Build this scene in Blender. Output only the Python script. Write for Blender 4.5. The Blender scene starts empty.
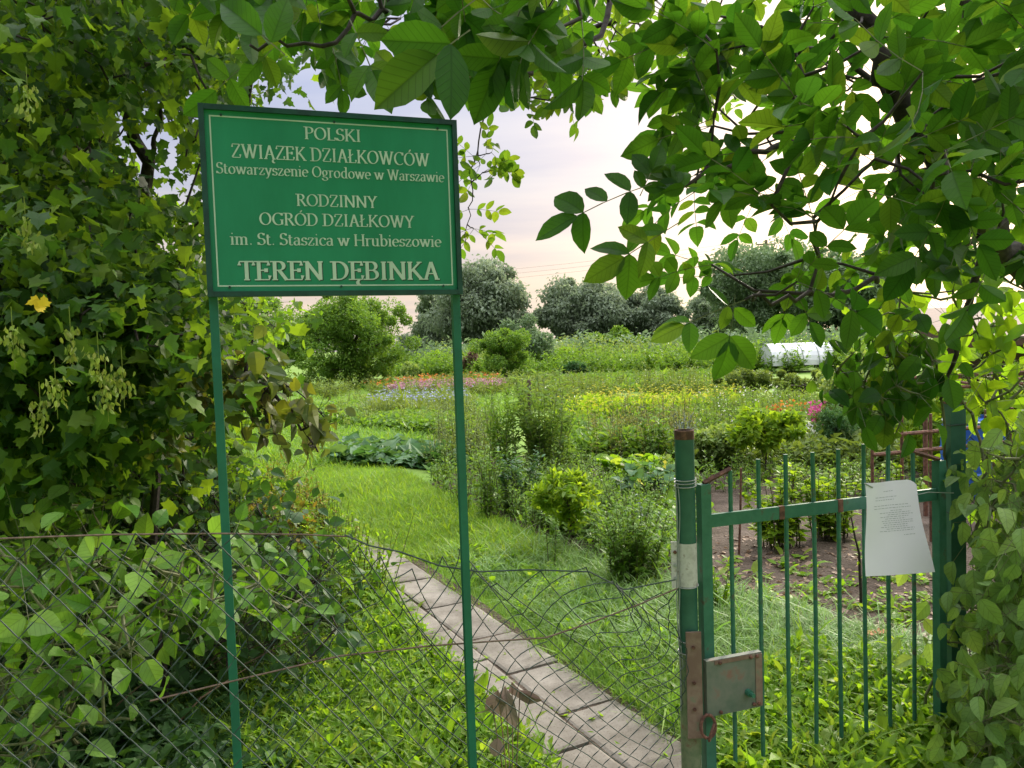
import bpy, math, numpy as np
from mathutils import Matrix, Vector, Euler
R = math.radians
rng = np.random.default_rng(11)
scn = bpy.context.scene
COL = scn.collection

# ------------------------------------------------------------------ camera
F = 773.0
ROLL, PITCH = -1.9, 2.9
CAM = np.array([0.0, 0.0, 1.6])
cam = bpy.data.cameras.new('camera'); camo = bpy.data.objects.new('camera', cam); COL.objects.link(camo)
cam.sensor_width = 36; cam.lens = 36 * F / 1024; cam.clip_start = 0.05; cam.clip_end = 2000
CM = Euler((R(90 - PITCH), 0, 0)).to_matrix() @ Euler((0, 0, R(ROLL))).to_matrix()
camo.location = CAM; camo.rotation_euler = CM.to_euler(); scn.camera = camo
CMn = np.array(CM)

# ------------------------------------------------------------------ light
SUN_EL, SUN_AZ = 24.0, 36.0        # azimuth clockwise from +Y (to the right of the view)
sd = Vector((math.sin(R(SUN_AZ)) * math.cos(R(SUN_EL)), math.cos(R(SUN_AZ)) * math.cos(R(SUN_EL)), math.sin(R(SUN_EL))))
sun = bpy.data.lights.new('sun', 'SUN'); suno = bpy.data.objects.new('sun', sun); COL.objects.link(suno)
sun.energy = 3.2; sun.angle = R(10); sun.color = (1.0, 0.9, 0.74)
suno.rotation_euler = sd.to_track_quat('Z', 'Y').to_euler()
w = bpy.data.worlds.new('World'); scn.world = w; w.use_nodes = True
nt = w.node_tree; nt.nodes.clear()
def N(t, **k):
    n = nt.nodes.new(t)
    for a, b in k.items():
        if a == 'inp':
            for i, v in b.items(): n.inputs[i].default_value = v
        else: setattr(n, a, b)
    return n
def L(a, b): nt.links.new(a, b)
out = N('ShaderNodeOutputWorld'); tc = N('ShaderNodeTexCoord'); nrm = N('ShaderNodeVectorMath', operation='NORMALIZE'); L(tc.outputs['Generated'], nrm.inputs[0])
sky = N('ShaderNodeTexSky'); sky.sky_type = 'NISHITA'; sky.sun_disc = False; sky.sun_elevation = R(SUN_EL); sky.sun_rotation = R(SUN_AZ)
bg1 = N('ShaderNodeBackground', inp={1: 0.07}); L(sky.outputs[0], bg1.inputs[0])
sep = N('ShaderNodeSeparateXYZ'); L(nrm.outputs[0], sep.inputs[0])
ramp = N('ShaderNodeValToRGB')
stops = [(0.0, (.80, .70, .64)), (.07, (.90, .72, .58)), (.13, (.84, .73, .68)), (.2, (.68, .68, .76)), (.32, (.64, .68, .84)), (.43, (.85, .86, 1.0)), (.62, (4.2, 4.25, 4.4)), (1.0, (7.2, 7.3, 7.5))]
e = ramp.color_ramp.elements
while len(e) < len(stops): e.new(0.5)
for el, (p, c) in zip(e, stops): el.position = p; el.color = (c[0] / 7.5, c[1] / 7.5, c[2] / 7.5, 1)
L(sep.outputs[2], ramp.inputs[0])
# streaky thin cloud, laid out on the direction divided by its height
addz = N('ShaderNodeMath', operation='ADD', inp={1: 0.12}); L(sep.outputs[2], addz.inputs[0])
div = N('ShaderNodeVectorMath', operation='DIVIDE'); L(nrm.outputs[0], div.inputs[0])
cmb = N('ShaderNodeCombineXYZ'); [L(addz.outputs[0], cmb.inputs[i]) for i in range(3)]; L(cmb.outputs[0], div.inputs[1])
mp = N('ShaderNodeMapping'); mp.inputs['Scale'].default_value = (.5, 1.5, .3); L(div.outputs[0], mp.inputs[0])
nz = N('ShaderNodeTexNoise', inp={'Scale': 1.3, 'Detail': 5.0, 'Roughness': .55}); L(mp.outputs[0], nz.inputs['Vector'])
cr = N('ShaderNodeValToRGB'); cr.color_ramp.elements[0].position = .38; cr.color_ramp.elements[1].position = .66
cr.color_ramp.elements[0].color = (.86, .88, .97, 1); cr.color_ramp.elements[1].color = (1.14, 1.10, 1.05, 1); L(nz.outputs[0], cr.inputs[0])
mul = N('ShaderNodeMix', data_type='RGBA', blend_type='MULTIPLY', inp={0: 1.0}); L(ramp.outputs[0], mul.inputs[6]); L(cr.outputs[0], mul.inputs[7])
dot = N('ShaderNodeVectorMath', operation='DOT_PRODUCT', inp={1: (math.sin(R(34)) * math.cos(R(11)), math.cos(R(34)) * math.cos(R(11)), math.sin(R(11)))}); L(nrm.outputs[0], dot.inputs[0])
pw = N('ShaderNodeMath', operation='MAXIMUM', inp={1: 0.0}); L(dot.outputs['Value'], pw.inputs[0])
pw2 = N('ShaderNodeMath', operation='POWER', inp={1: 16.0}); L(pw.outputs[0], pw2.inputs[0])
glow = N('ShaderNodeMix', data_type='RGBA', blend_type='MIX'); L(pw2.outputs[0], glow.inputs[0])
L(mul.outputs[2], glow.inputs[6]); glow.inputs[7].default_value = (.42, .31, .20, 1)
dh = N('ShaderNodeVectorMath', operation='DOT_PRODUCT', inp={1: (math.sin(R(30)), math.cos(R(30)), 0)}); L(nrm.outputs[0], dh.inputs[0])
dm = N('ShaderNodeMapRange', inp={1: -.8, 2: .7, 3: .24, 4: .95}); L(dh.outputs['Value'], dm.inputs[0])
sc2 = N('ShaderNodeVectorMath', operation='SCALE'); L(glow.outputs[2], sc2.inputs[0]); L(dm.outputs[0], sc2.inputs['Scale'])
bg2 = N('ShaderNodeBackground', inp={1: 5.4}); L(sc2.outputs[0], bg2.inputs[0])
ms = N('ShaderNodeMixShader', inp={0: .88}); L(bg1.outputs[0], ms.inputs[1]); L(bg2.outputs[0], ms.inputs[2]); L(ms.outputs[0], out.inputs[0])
vs = scn.view_settings; vs.view_transform = 'Standard'; vs.look = 'None'; vs.gamma = 1; vs.use_curve_mapping = False; vs.exposure = 0.62
scn.cycles.max_bounces = 8; scn.cycles.transmission_bounces = 6; scn.cycles.diffuse_bounces = 5

# ------------------------------------------------------------------ helpers: picture <-> place
def ray(px, py):
    d = CMn @ np.array([(px - 512) / F, -(py - 384) / F, -1.0]); return d / d[1]
def at(px, py, d): return CAM + ray(px, py) * d
def G(px, py, z=0.0):
    r = ray(px, py); return CAM + r * ((z - CAM[2]) / r[2])
def inpoly(poly, x, y):
    poly = np.asarray(poly, float); c = np.zeros(len(x), bool); j = len(poly) - 1
    for i in range(len(poly)):
        xi, yi = poly[i]; xj, yj = poly[j]
        c ^= ((yi > y) != (yj > y)) & (x < (xj - xi) * (y - yi) / (yj - yi + 1e-9) + xi); j = i
    return c
def sample(poly, n):
    p = np.asarray(poly, float); lo = p.min(0); hi = p.max(0); o = np.zeros((0, 2))
    while len(o) < n:
        q = rng.uniform(lo, hi, (n * 2, 2)); o = np.vstack([o, q[inpoly(p, q[:, 0], q[:, 1])]])
    return o[:n]
def norm(v): return v / (np.linalg.norm(v, axis=-1, keepdims=True) + 1e-9)
def rv(n): return norm(rng.normal(size=(n, 3)))

# ------------------------------------------------------------------ mesh builder
class Geo:
    def __init__(s): s.v = []; s.uv = []; s.q = []; s.n = 0; s.cnt = []
    def add(s, V, faces, uv=None, mi=0):
        V = np.asarray(V, float).reshape(-1, 3)
        if uv is None: uv = np.zeros((len(V), 2))
        s.v.append(V); s.uv.append(np.asarray(uv, float).reshape(-1, 2))
        for fa in faces:
            fa = np.asarray(fa, np.int64)
            if fa.size: s.q.append((fa.reshape(-1, fa.shape[-1]) + s.n, mi))
        s.n += len(V)
    def build(s, name, mats, parent=None, smooth=False, origin=None):
        V = np.vstack(s.v); UV = np.vstack(s.uv)
        if origin is not None: V = V - np.asarray(origin)
        me = bpy.data.meshes.new(name)
        loops = np.concatenate([f.ravel() for f, _ in s.q]); tot = np.concatenate([np.full(len(f), f.shape[1]) for f, _ in s.q])
        mi = np.concatenate([np.full(len(f), m) for f, m in s.q]); st = np.concatenate([[0], np.cumsum(tot)[:-1]])
        me.vertices.add(len(V)); me.vertices.foreach_set('co', V.astype(np.float32).ravel())
        me.loops.add(len(loops)); me.loops.foreach_set('vertex_index', loops.astype(np.int32))
        me.polygons.add(len(tot)); me.polygons.foreach_set('loop_start', st.astype(np.int32)); me.polygons.foreach_set('loop_total', tot.astype(np.int32))
        me.polygons.foreach_set('material_index', mi.astype(np.int32)); me.polygons.foreach_set('use_smooth', np.full(len(tot), smooth))
        ul = me.uv_layers.new(name='UVMap'); ul.data.foreach_set('uv', UV[loops].astype(np.float32).ravel())
        me.update(calc_edges=True); me.validate()
        for m in (mats if isinstance(mats, (list, tuple)) else [mats]): me.materials.append(m)
        o = bpy.data.objects.new(name, me); COL.objects.link(o)
        if parent is not None: o.parent = parent
        elif origin is not None: o.location = origin
        return o
    # shapes
    def box(s, c, sz, ax=None, mi=0):
        ax = np.eye(3) if ax is None else np.asarray(ax)
        k = np.array([[x, y, z] for x in (-.5, .5) for y in (-.5, .5) for z in (-.5, .5)]) * np.asarray(sz)
        s.add(np.asarray(c) + k @ ax, [[[0, 1, 3, 2], [4, 6, 7, 5], [0, 4, 5, 1], [2, 3, 7, 6], [0, 2, 6, 4], [1, 5, 7, 3]]], mi=mi)
    def tube(s, P, r, sides=6, mi=0, cap=True):
        P = np.asarray(P, float); n = len(P); r = np.broadcast_to(np.asarray(r, float), (n,))
        T = np.gradient(P, axis=0) if n > 2 else np.repeat((P[1] - P[0])[None], 2, 0); T = norm(T)
        up = np.array([0.31, 0.17, 0.93]) if abs(T[0][2]) < .9 else np.array([1., .05, 0.])
        A = norm(np.cross(T, up)); B = np.cross(T, A)
        a = np.arange(sides) * 2 * np.pi / sides
        V = P[:, None] + r[:, None, None] * (np.cos(a)[None, :, None] * A[:, None] + np.sin(a)[None, :, None] * B[:, None])
        i = np.arange(n - 1)[:, None] * sides; j = np.arange(sides)[None]; k = (j + 1) % sides
        f = np.stack([i + j, i + k, i + sides + k, i + sides + j], -1).reshape(-1, 4)
        fs = [f]
        if cap: fs += [np.arange(sides)[::-1][None], (np.arange(sides) + (n - 1) * sides)[None]]
        s.add(V.reshape(-1, 3), fs, mi=mi)
    def segs(s, A, B, ra, rb, sides=4, mi=0):
        A = np.asarray(A, float); B = np.asarray(B, float); n = len(A)
        if n == 0: return
        T = norm(B - A); up = np.where(np.abs(T[:, 2:3]) < .9, np.array([[0, 0, 1.]]), np.array([[1., 0, 0]]))
        X = norm(np.cross(T, up)); Y = np.cross(T, X); a = np.arange(sides) * 2 * np.pi / sides
        ring = np.cos(a)[None, :, None] * X[:, None] + np.sin(a)[None, :, None] * Y[:, None]
        ra = np.broadcast_to(ra, (n,)); rb = np.broadcast_to(rb, (n,))
        V = np.concatenate([A[:, None] + ring * ra[:, None, None], B[:, None] + ring * rb[:, None, None]], 1)
        j = np.arange(sides); k = (j + 1) % sides; f = np.stack([j, k, sides + k, sides + j], -1)
        F_ = (np.arange(n)[:, None, None] * 2 * sides + f[None]).reshape(-1, 4)
        s.add(V.reshape(-1, 3), [F_], mi=mi)
    def leaves(s, kind, P, D, Nn, S, W=1.0, curl=0.25, mi=0):
        T, quads, tris = TEMPL[kind]; P = np.asarray(P, float); n = len(P)
        if n == 0: return
        D = norm(D); B = norm(np.cross(Nn, D)); Nn = np.cross(D, B)
        S = np.broadcast_to(S, (n,)).astype(float); W = np.broadcast_to(W, (n,)).astype(float)
        curl = np.broadcast_to(curl, (n,)) * rng.uniform(.2, 1.6, n)
        x = T[:, 0][None]; y = T[:, 1][None] * W[:, None]; z = T[:, 2][None] + .35 * np.abs(y) * rng.uniform(.2, 1.5, (n, 1)) - curl[:, None] * x * x
        V = P[:, None] + S[:, None, None] * (x[..., None] * D[:, None] + y[..., None] * B[:, None] + z[..., None] * Nn[:, None])
        m = len(T); off = (np.arange(n) * m)[:, None, None]; uv = np.tile(np.stack([T[:, 0], T[:, 1] + .5], -1), (n, 1))
        fs = []
        if len(quads): fs.append((off + quads[None]).reshape(-1, 4))
        if len(tris): fs.append((off + tris[None]).reshape(-1, 3))
        s.add(V.reshape(-1, 3), fs, uv=uv, mi=mi)
def strip(prof, fold=0):
    # prof: list of (x, halfwidth); builds a midrib leaf
    V = [(prof[0][0], 0, 0)]; q = []; t = []
    for x, h in prof[1:-1]: V += [(x, -h, 0), (x, 0, 0), (x, h, 0)]
    V.append((prof[-1][0], 0, 0)); m = len(prof) - 2; last = len(V) - 1
    t += [(0, 1, 2), (0, 2, 3)]
    for i in range(m - 1):
        a = 1 + 3 * i; q += [(a, a + 3, a + 4, a + 1), (a + 1, a + 4, a + 5, a + 2)]
    a = 1 + 3 * (m - 1); t += [(a, last, a + 1), (a + 1, last, a + 2)]
    return np.array(V, float), np.array(q), np.array(t)
def fan(pts):
    V = [(0.42, 0, 0)] + [(x, y, 0) for x, y in pts]; n = len(pts)
    t = [(0, 1 + i, 1 + (i + 1) % n) for i in range(n)]
    return np.array(V, float), np.zeros((0, 4), int), np.array(t)
TEMPL = {
    'oval': strip([(0, 0), (.08, .12), (.25, .235), (.48, .275), (.7, .235), (.87, .12), (.95, .04), (1, 0)]),
    'broad': strip([(0, 0), (.08, .2), (.3, .38), (.55, .36), (.8, .2), (1, 0)]),
    'mid': strip([(0, 0), (.25, .22), (.65, .22), (1, 0)]),
    'diamond': (np.array([(0, 0, 0), (.45, -.27, 0), (1, 0, 0), (.45, .27, 0)], float), np.zeros((0, 4), int), np.array([(0, 1, 2), (0, 2, 3)])),
    'blade': (np.array([(0, -.5, 0), (0, .5, 0), (.4, .42, 0), (.4, -.42, 0), (.75, .28, 0), (.75, -.28, 0), (1, 0, 0)], float) * np.array([1, .045, 1]), np.array([(0, 1, 2, 3), (3, 2, 4, 5)]), np.array([(5, 4, 6)])),
    'maple': fan([(0, 0), (-.02, -.14), (.02, -.3), (.0, -.42), (.14, -.38), (.28, -.42), (.44, -.54), (.47, -.38), (.5, -.26), (.64, -.27), (.76, -.24), (.8, -.1), (1.04, .03), (.82, .12), (.74, .27), (.6, .25), (.5, .3), (.5, .42), (.42, .52), (.26, .4), (.1, .38), (-.03, .4), (.01, .24), (-.02, .1)]),
}
GROUPS = {'willow_tree': 'willows along the far edge of the gardens', 'broadleaf_tree': 'leafy trees behind the sign', 'fruit_tree': 'fruit trees on the plots', 'low_bush': 'low bushes in the far plots', 'hedge_bush': 'hedge bushes before the polytunnel', 'currant_bush': 'currant bushes behind the gate',
  'asparagus_clump': 'feathery clumps in the middle plot', 'squash_plant': 'squash plants', 'seedling': 'seedlings near the soil', 'sorrel_weed': 'rusty seed stalks', 'nettle_patch': 'nettle patches by the track', 'garden_stake': 'stakes standing in the plots', 'garden_hut': 'tiny huts far off', 'plastic_barrel': 'barrels behind the railing', 'wire_fence': 'chain link fence stretches', 'garden_shrub': 'garden shrubs by the round post'}
def setp(o, label=None, cat=None, group=None, kind=None):
    if label: o['label'] = label
    if cat: o['category'] = cat
    group = group or GROUPS.get(o.name.split('.')[0])
    if group and cat: o['group'] = group
    if kind: o['kind'] = kind
    return o
def empty(name, loc, label, cat, group=None, kind=None):
    o = bpy.data.objects.new(name, None); o.empty_display_size = .1; COL.objects.link(o); o.location = loc
    return setp(o, label, cat, group, kind)

# ------------------------------------------------------------------ materials
def newmat(name):
    global nt
    m = bpy.data.materials.new(name); m.use_nodes = True; nt = m.node_tree; nt.nodes.clear()
    return m, N('ShaderNodeOutputMaterial')
def rgba(c): return (c[0], c[1], c[2], 1)
def leafmat(name, cols, trans=.45, tcol=None, rough=.5, veins=0, spec=.22, nscale=9):
    """cols: list of base colours picked per leaf"""
    m, o = newmat(name)
    geo = N('ShaderNodeNewGeometry'); cr = N('ShaderNodeValToRGB'); el = cr.color_ramp.elements
    while len(el) < len(cols): el.new(.5)
    for i, c in enumerate(cols): el[i].position = i / max(1, len(cols) - 1); el[i].color = rgba(c)
    L(geo.outputs['Random Per Island'], cr.inputs[0])
    t = N('ShaderNodeTexCoord'); nz = N('ShaderNodeTexNoise', inp={'Scale': nscale, 'Detail': 3.0}); L(t.outputs['Object'], nz.inputs['Vector'])
    mr = N('ShaderNodeMapRange', inp={1: .3, 2: .7, 3: .78, 4: 1.22}); L(nz.outputs[0], mr.inputs[0])
    mx = N('ShaderNodeVectorMath', operation='SCALE'); L(cr.outputs[0], mx.inputs[0]); L(mr.outputs[0], mx.inputs['Scale'])
    col = mx.outputs[0]; bump = None
    if veins:
        uv = N('ShaderNodeUVMap'); sx = N('ShaderNodeSeparateXYZ'); L(uv.outputs[0], sx.inputs[0])
        ay = N('ShaderNodeMath', operation='SUBTRACT', inp={1: .5}); L(sx.outputs[1], ay.inputs[0]); ab = N('ShaderNodeMath', operation='ABSOLUTE'); L(ay.outputs[0], ab.inputs[0])
        a1 = N('ShaderNodeMath', operation='MULTIPLY', inp={1: .9}); L(ab.outputs[0], a1.inputs[0])
        s1 = N('ShaderNodeMath', operation='SUBTRACT'); L(sx.outputs[0], s1.inputs[0]); L(a1.outputs[0], s1.inputs[1])
        m1 = N('ShaderNodeMath', operation='MULTIPLY', inp={1: veins * 6.283}); L(s1.outputs[0], m1.inputs[0])
        c1 = N('ShaderNodeMath', operation='COSINE'); L(m1.outputs[0], c1.inputs[0])
        v1 = N('ShaderNodeMapRange', inp={1: .8, 2: 1.0, 3: 0.0, 4: .7}); L(c1.outputs[0], v1.inputs[0])
        v2 = N('ShaderNodeMapRange', inp={1: 0.0, 2: .025, 3: 1.0, 4: 0.0}); L(ab.outputs[0], v2.inputs[0])
        vm = N('ShaderNodeMath', operation='MAXIMUM'); L(v1.outputs[0], vm.inputs[0]); L(v2.outputs[0], vm.inputs[1])
        bl = N('ShaderNodeMapRange', inp={1: 0.0, 2: 1.0, 3: 1.0, 4: .66 if veins > 0 else 1}); L(vm.outputs[0], bl.inputs[0])
        mx2 = N('ShaderNodeVectorMath', operation='SCALE'); L(col, mx2.inputs[0]); L(bl.outputs[0], mx2.inputs['Scale']); col = mx2.outputs[0]
        bump = N('ShaderNodeBump', inp={'Strength': .25, 'Distance': .002}); L(vm.outputs[0], bump.inputs['Height'])
    p = N('ShaderNodeBsdfPrincipled', inp={'Roughness': rough, 'Specular IOR Level': spec}); L(col, p.inputs['Base Color'])
    if bump: L(bump.outputs[0], p.inputs['Normal'])
    tr = N('ShaderNodeBsdfTranslucent'); tm = N('ShaderNodeVectorMath', operation='MULTIPLY', inp={1: tcol or (1.9, 1.75, .7)}); L(col, tm.inputs[0]); L(tm.outputs[0], tr.inputs[0])
    ms = N('ShaderNodeMixShader', inp={0: trans}); L(p.outputs[0], ms.inputs[1]); L(tr.outputs[0], ms.inputs[2]); L(ms.outputs[0], o.inputs[0])
    return m
def solid(name, c1, c2=None, rough=.6, metal=0, scale=12, bump=0, c3=None, lo=.42, hi=.58, spec=.5, detail=6, stretch=None):
    m, o = newmat(name); p = N('ShaderNodeBsdfPrincipled', inp={'Roughness': rough, 'Metallic': metal, 'Specular IOR Level': spec}); L(p.outputs[0], o.inputs[0])
    t = N('ShaderNodeTexCoord'); vec = t.outputs['Object']
    if stretch: mp = N('ShaderNodeMapping'); mp.inputs['Scale'].default_value = stretch; L(vec, mp.inputs[0]); vec = mp.outputs[0]
    nz = N('ShaderNodeTexNoise', inp={'Scale': scale, 'Detail': float(detail), 'Roughness': .6}); L(vec, nz.inputs['Vector'])
    cr = N('ShaderNodeValToRGB'); el = cr.color_ramp.elements; el[0].position = lo; el[1].position = hi
    el[0].color = rgba(c1); el[1].color = rgba(c2 or c1)
    if c3: x = el.new(min(.99, hi + .12)); x.color = rgba(c3)
    L(nz.outputs[0], cr.inputs[0]); L(cr.outputs[0], p.inputs['Base Color'])
    if bump:
        b = N('ShaderNodeBump', inp={'Strength': .8, 'Distance': bump}); L(nz.outputs[0], b.inputs['Height']); L(b.outputs[0], p.inputs['Normal'])
    return m
M = {}
M['walnut'] = leafmat('walnut_leaf', [(.02, .075, .012), (.04, .115, .014), (.055, .14, .014), (.038, .11, .018), (.11, .18, .02)], trans=.55, tcol=(1.75, 1.65, .55), veins=9, rough=.42)
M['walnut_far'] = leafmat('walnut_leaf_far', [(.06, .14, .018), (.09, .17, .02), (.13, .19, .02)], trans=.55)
M['maple'] = leafmat('maple_leaf', [(.025, .07, .016), (.05, .12, .018), (.035, .09, .018), (.14, .23, .022), (.06, .13, .018)], trans=.5, rough=.5)
M['hazel'] = leafmat('shrub_leaf', [(.08, .17, .02), (.14, .24, .022), (.10, .20, .02)], trans=.55)
M['elm'] = leafmat('elm_leaf', [(.06, .10, .03), (.11, .15, .05), (.17, .20, .03), (.10, .10, .06)], trans=.35)
M['bramble'] = leafmat('bramble_leaf', [(.06, .16, .02), (.11, .25, .03), (.15, .27, .06), (.09, .20, .02), (.17, .31, .04)], trans=.42, veins=6, rough=.5)
M['vine'] = leafmat('vine_leaf', [(.10, .19, .05), (.17, .28, .09), (.13, .23, .06), (.23, .34, .09)], trans=.35, veins=5, rough=.5)
M['vine_lit'] = leafmat('vine_leaf_backlit', [(.13, .26, .02), (.21, .33, .02), (.10, .22, .02)], trans=.6)  # brighter vine leaf, the backlit look is put into its colour
M['grass'] = leafmat('grass_blade', [(.11, .23, .02), (.15, .29, .03), (.20, .31, .045), (.12, .26, .03)], trans=.45, tcol=(1.5, 1.4, .8))
M['grass2'] = leafmat('grass_blade_yellow', [(.16, .28, .02), (.21, .31, .03), (.12, .27, .02)], trans=.5, tcol=(1.5, 1.4, .7))
M['weed'] = leafmat('weed_leaf', [(.13, .26, .02), (.19, .33, .025), (.11, .22, .02), (.24, .32, .05)], trans=.5)
M['darkweed'] = leafmat('dark_leaf', [(.05, .13, .04), (.07, .16, .065), (.10, .18, .08)], trans=.3)
M['yellowbush'] = leafmat('yellow_green_leaf', [(.15, .26, .02), (.22, .32, .025), (.11, .22, .02), (.18, .27, .04)], trans=.5)
M['olive'] = leafmat('olive_leaf', [(.11, .17, .04), (.16, .22, .06), (.13, .19, .05)], trans=.35)
M['midgreen'] = leafmat('mid_green_leaf', [(.09, .18, .03), (.12, .23, .035), (.16, .26, .05)], trans=.4)
M['paleleaf'] = leafmat('pale_leaf', [(.17, .26, .06), (.26, .34, .13), (.12, .21, .05)], trans=.35)
M['willow'] = leafmat('willow_leaf', [(.19, .25, .16), (.25, .31, .22), (.22, .28, .19)], trans=.4, tcol=(1.3, 1.3, 1))
M['willowgreen'] = leafmat('willow_leaf_green', [(.14, .22, .11), (.18, .27, .13), (.21, .29, .17)], trans=.3, tcol=(1.3, 1.3, 1))
M['silver'] = leafmat('silver_leaf', [(.22, .28, .27), (.30, .36, .36), (.15, .22, .17)], trans=.2, tcol=(1, 1, 1))
M['dry'] = leafmat('dry_leaf', [(.22, .15, .10), (.30, .2, .13), (.16, .11, .08)], trans=.2, tcol=(1, 1, 1))
M['seed'] = leafmat('seed_wing', [(.18, .27, .04), (.25, .32, .06), (.22, .25, .05)], trans=.4, tcol=(1.2, 1.2, .8))
M['yellow_leaf'] = leafmat('yellow_leaf', [(.6, .42, .02), (.65, .5, .05)], trans=.4, tcol=(1, 1, 1))
M['shade_leaf'] = leafmat('shade_leaf', [(.03, .085, .02), (.045, .11, .03), (.06, .14, .03)], trans=.35)  # darkened leaf colour, carries the deep shade under maple and bramble
M['redweed'] = leafmat('rusty_weed', [(.17, .27, .02), (.26, .30, .03), (.28, .17, .03), (.15, .26, .02), (.2, .28, .03)], trans=.4, tcol=(1.2, 1.2, .8))
def flower(name, cols): return leafmat(name, cols, trans=.3, tcol=(1, 1, 1), rough=.7)
M['f_yellow'] = flower('yellow_flower', [(.55, .5, .03), (.6, .56, .08)])
M['f_pink'] = flower('pink_flower', [(.7, .1, .35), (.75, .22, .45)])
M['f_white'] = flower('white_flower', [(.7, .7, .66), (.75, .75, .7)])
M['f_orange'] = flower('orange_flower', [(.7, .2, .03), (.65, .3, .05), (.6, .12, .05)])
M['f_purple'] = flower('purple_flower', [(.42, .18, .24), (.5, .28, .33), (.35, .16, .26), (.48, .32, .30)])
M['f_blue'] = flower('blue_flower', [(.28, .32, .5), (.4, .42, .6)])
M['bark'] = solid('bark', (.05, .038, .028), (.11, .09, .07), rough=.9, scale=30, bump=.01)
M['barkdark'] = solid('bark_dark', (.018, .013, .01), (.04, .03, .024), rough=.9, scale=40, bump=.004)
M['twig'] = solid('green_stem', (.07, .09, .03), (.12, .12, .05), rough=.7, scale=30)
M['signgreen'] = solid('sign_face', (.008, .175, .09), (.016, .24, .13), rough=.42, scale=5, spec=.4, lo=.3, hi=.7, stretch=(1.5, 1.5, .5))
M['framegreen'] = solid('sign_frame', (.004, .035, .03), (.006, .055, .042), rough=.4, scale=18)
M['pole'] = solid('pole_paint', (.005, .10, .065), (.007, .12, .075), rough=.4, scale=14)
M['letter'] = solid('letter_print', (.42, .52, .46), (.48, .58, .52), rough=.5, scale=10)
M['lettershadow'] = solid('letter_edge_print', (.01, .05, .035), rough=.5)
M['gatepaint'] = solid('gate_paint', (.02, .115, .07), (.035, .15, .095), rough=.5, scale=22, c3=(.07, .05, .035), lo=.35, hi=.6, bump=.0008)
M['postpaint'] = solid('post_paint', (.012, .075, .05), (.03, .12, .08), rough=.5, scale=9, c3=(.10, .06, .04), lo=.35, hi=.62, bump=.0008)
M['postgrime'] = solid('post_grime', (.10, .15, .07), (.17, .2, .11), rough=.7, scale=20, c3=(.16, .08, .05))
M['rust'] = solid('rust', (.07, .03, .02), (.17, .075, .05), rough=.85, scale=40, bump=.001)
M['whitepatch'] = solid('white_paint', (.33, .31, .28), (.55, .53, .50), rough=.7, scale=22, c3=(.22, .17, .13), lo=.3, hi=.55)
M['lockplate'] = solid('lock_plate', (.085, .12, .09), (.15, .16, .13), rough=.6, scale=12, c3=(.20, .11, .085), lo=.35, hi=.6, bump=.0006)
M['lockrust'] = solid('lock_rust', (.16, .095, .075), (.22, .15, .115), rough=.6, scale=16, c3=(.13, .17, .11))
M['wire'] = solid('fence_wire', (.015, .035, .03), (.04, .06, .05), rough=.7, scale=50)
M['wirerust'] = solid('rusty_wire', (.10, .065, .045), (.17, .11, .08), rough=.8, scale=60)
M['greywire'] = solid('grey_wire', (.25, .27, .26), (.33, .35, .34), rough=.4, scale=60)
M['paper'] = solid('paper', (.84, .80, .92), (.86, .83, .93), rough=.6, scale=3)
M['ink'] = solid('ink', (.30, .31, .36), rough=.6)
M['blue'] = solid('blue_plastic', (.02, .09, .42), (.03, .12, .5), rough=.4, scale=5)
M['darkblue'] = solid('dark_blue_plastic', (.015, .03, .12), (.02, .04, .16), rough=.5, scale=5)
M['brown'] = solid('brown_planks', (.06, .03, .02), (.11, .055, .04), rough=.8, scale=9, stretch=(1, 1, 14))
M['redroof'] = solid('red_roof', (.34, .10, .07), (.42, .15, .11), rough=.8, scale=3)
M['brick'] = solid('brick', (.42, .15, .07), (.5, .2, .1), rough=.9, scale=30)
M['white'] = solid('white_sheet', (.62, .64, .66), (.75, .76, .78), rough=.5, scale=2)
M['stake'] = solid('old_wood', (.14, .10, .075), (.22, .17, .13), rough=.9, scale=14, stretch=(1, 1, .1))
M['concrete'] = None

def concretemat():
    m, o = newmat('concrete_slab'); p = N('ShaderNodeBsdfPrincipled', inp={'Roughness': .9, 'Specular IOR Level': .25}); L(p.outputs[0], o.inputs[0])
    t = N('ShaderNodeTexCoord')
    n1 = N('ShaderNodeTexNoise', inp={'Scale': 3.6, 'Detail': 12.0, 'Roughness': .68}); L(t.outputs['Object'], n1.inputs['Vector'])
    c1 = N('ShaderNodeValToRGB'); e = c1.color_ramp.elements; e[0].position = .36; e[1].position = .66; e[0].color = (.12, .105, .085, 1); e[1].color = (.27, .245, .21, 1); e_m = e.new(.30); e_m.color = (.06, .065, .035, 1); L(n1.outputs[0], c1.inputs[0])
    n2 = N('ShaderNodeTexVoronoi', inp={'Scale': 90.0}); L(t.outputs['Object'], n2.inputs['Vector'])
    c2 = N('ShaderNodeValToRGB'); e = c2.color_ramp.elements; e[0].position = .12; e[1].position = .35; e[0].color = (.62, .58, .55, 1); e[1].color = (1, 1, 1, 1); L(n2.outputs['Distance'], c2.inputs[0])
    mx = N('ShaderNodeMix', data_type='RGBA', blend_type='MULTIPLY', inp={0: .8}); L(c1.outputs[0], mx.inputs[6]); L(c2.outputs[0], mx.inputs[7]); L(mx.outputs[2], p.inputs['Base Color'])
    b = N('ShaderNodeBump', inp={'Strength': .7, 'Distance': .004}); L(n1.outputs[0], b.inputs['Height']); L(b.outputs[0], p.inputs['Normal'])
    return m
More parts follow.
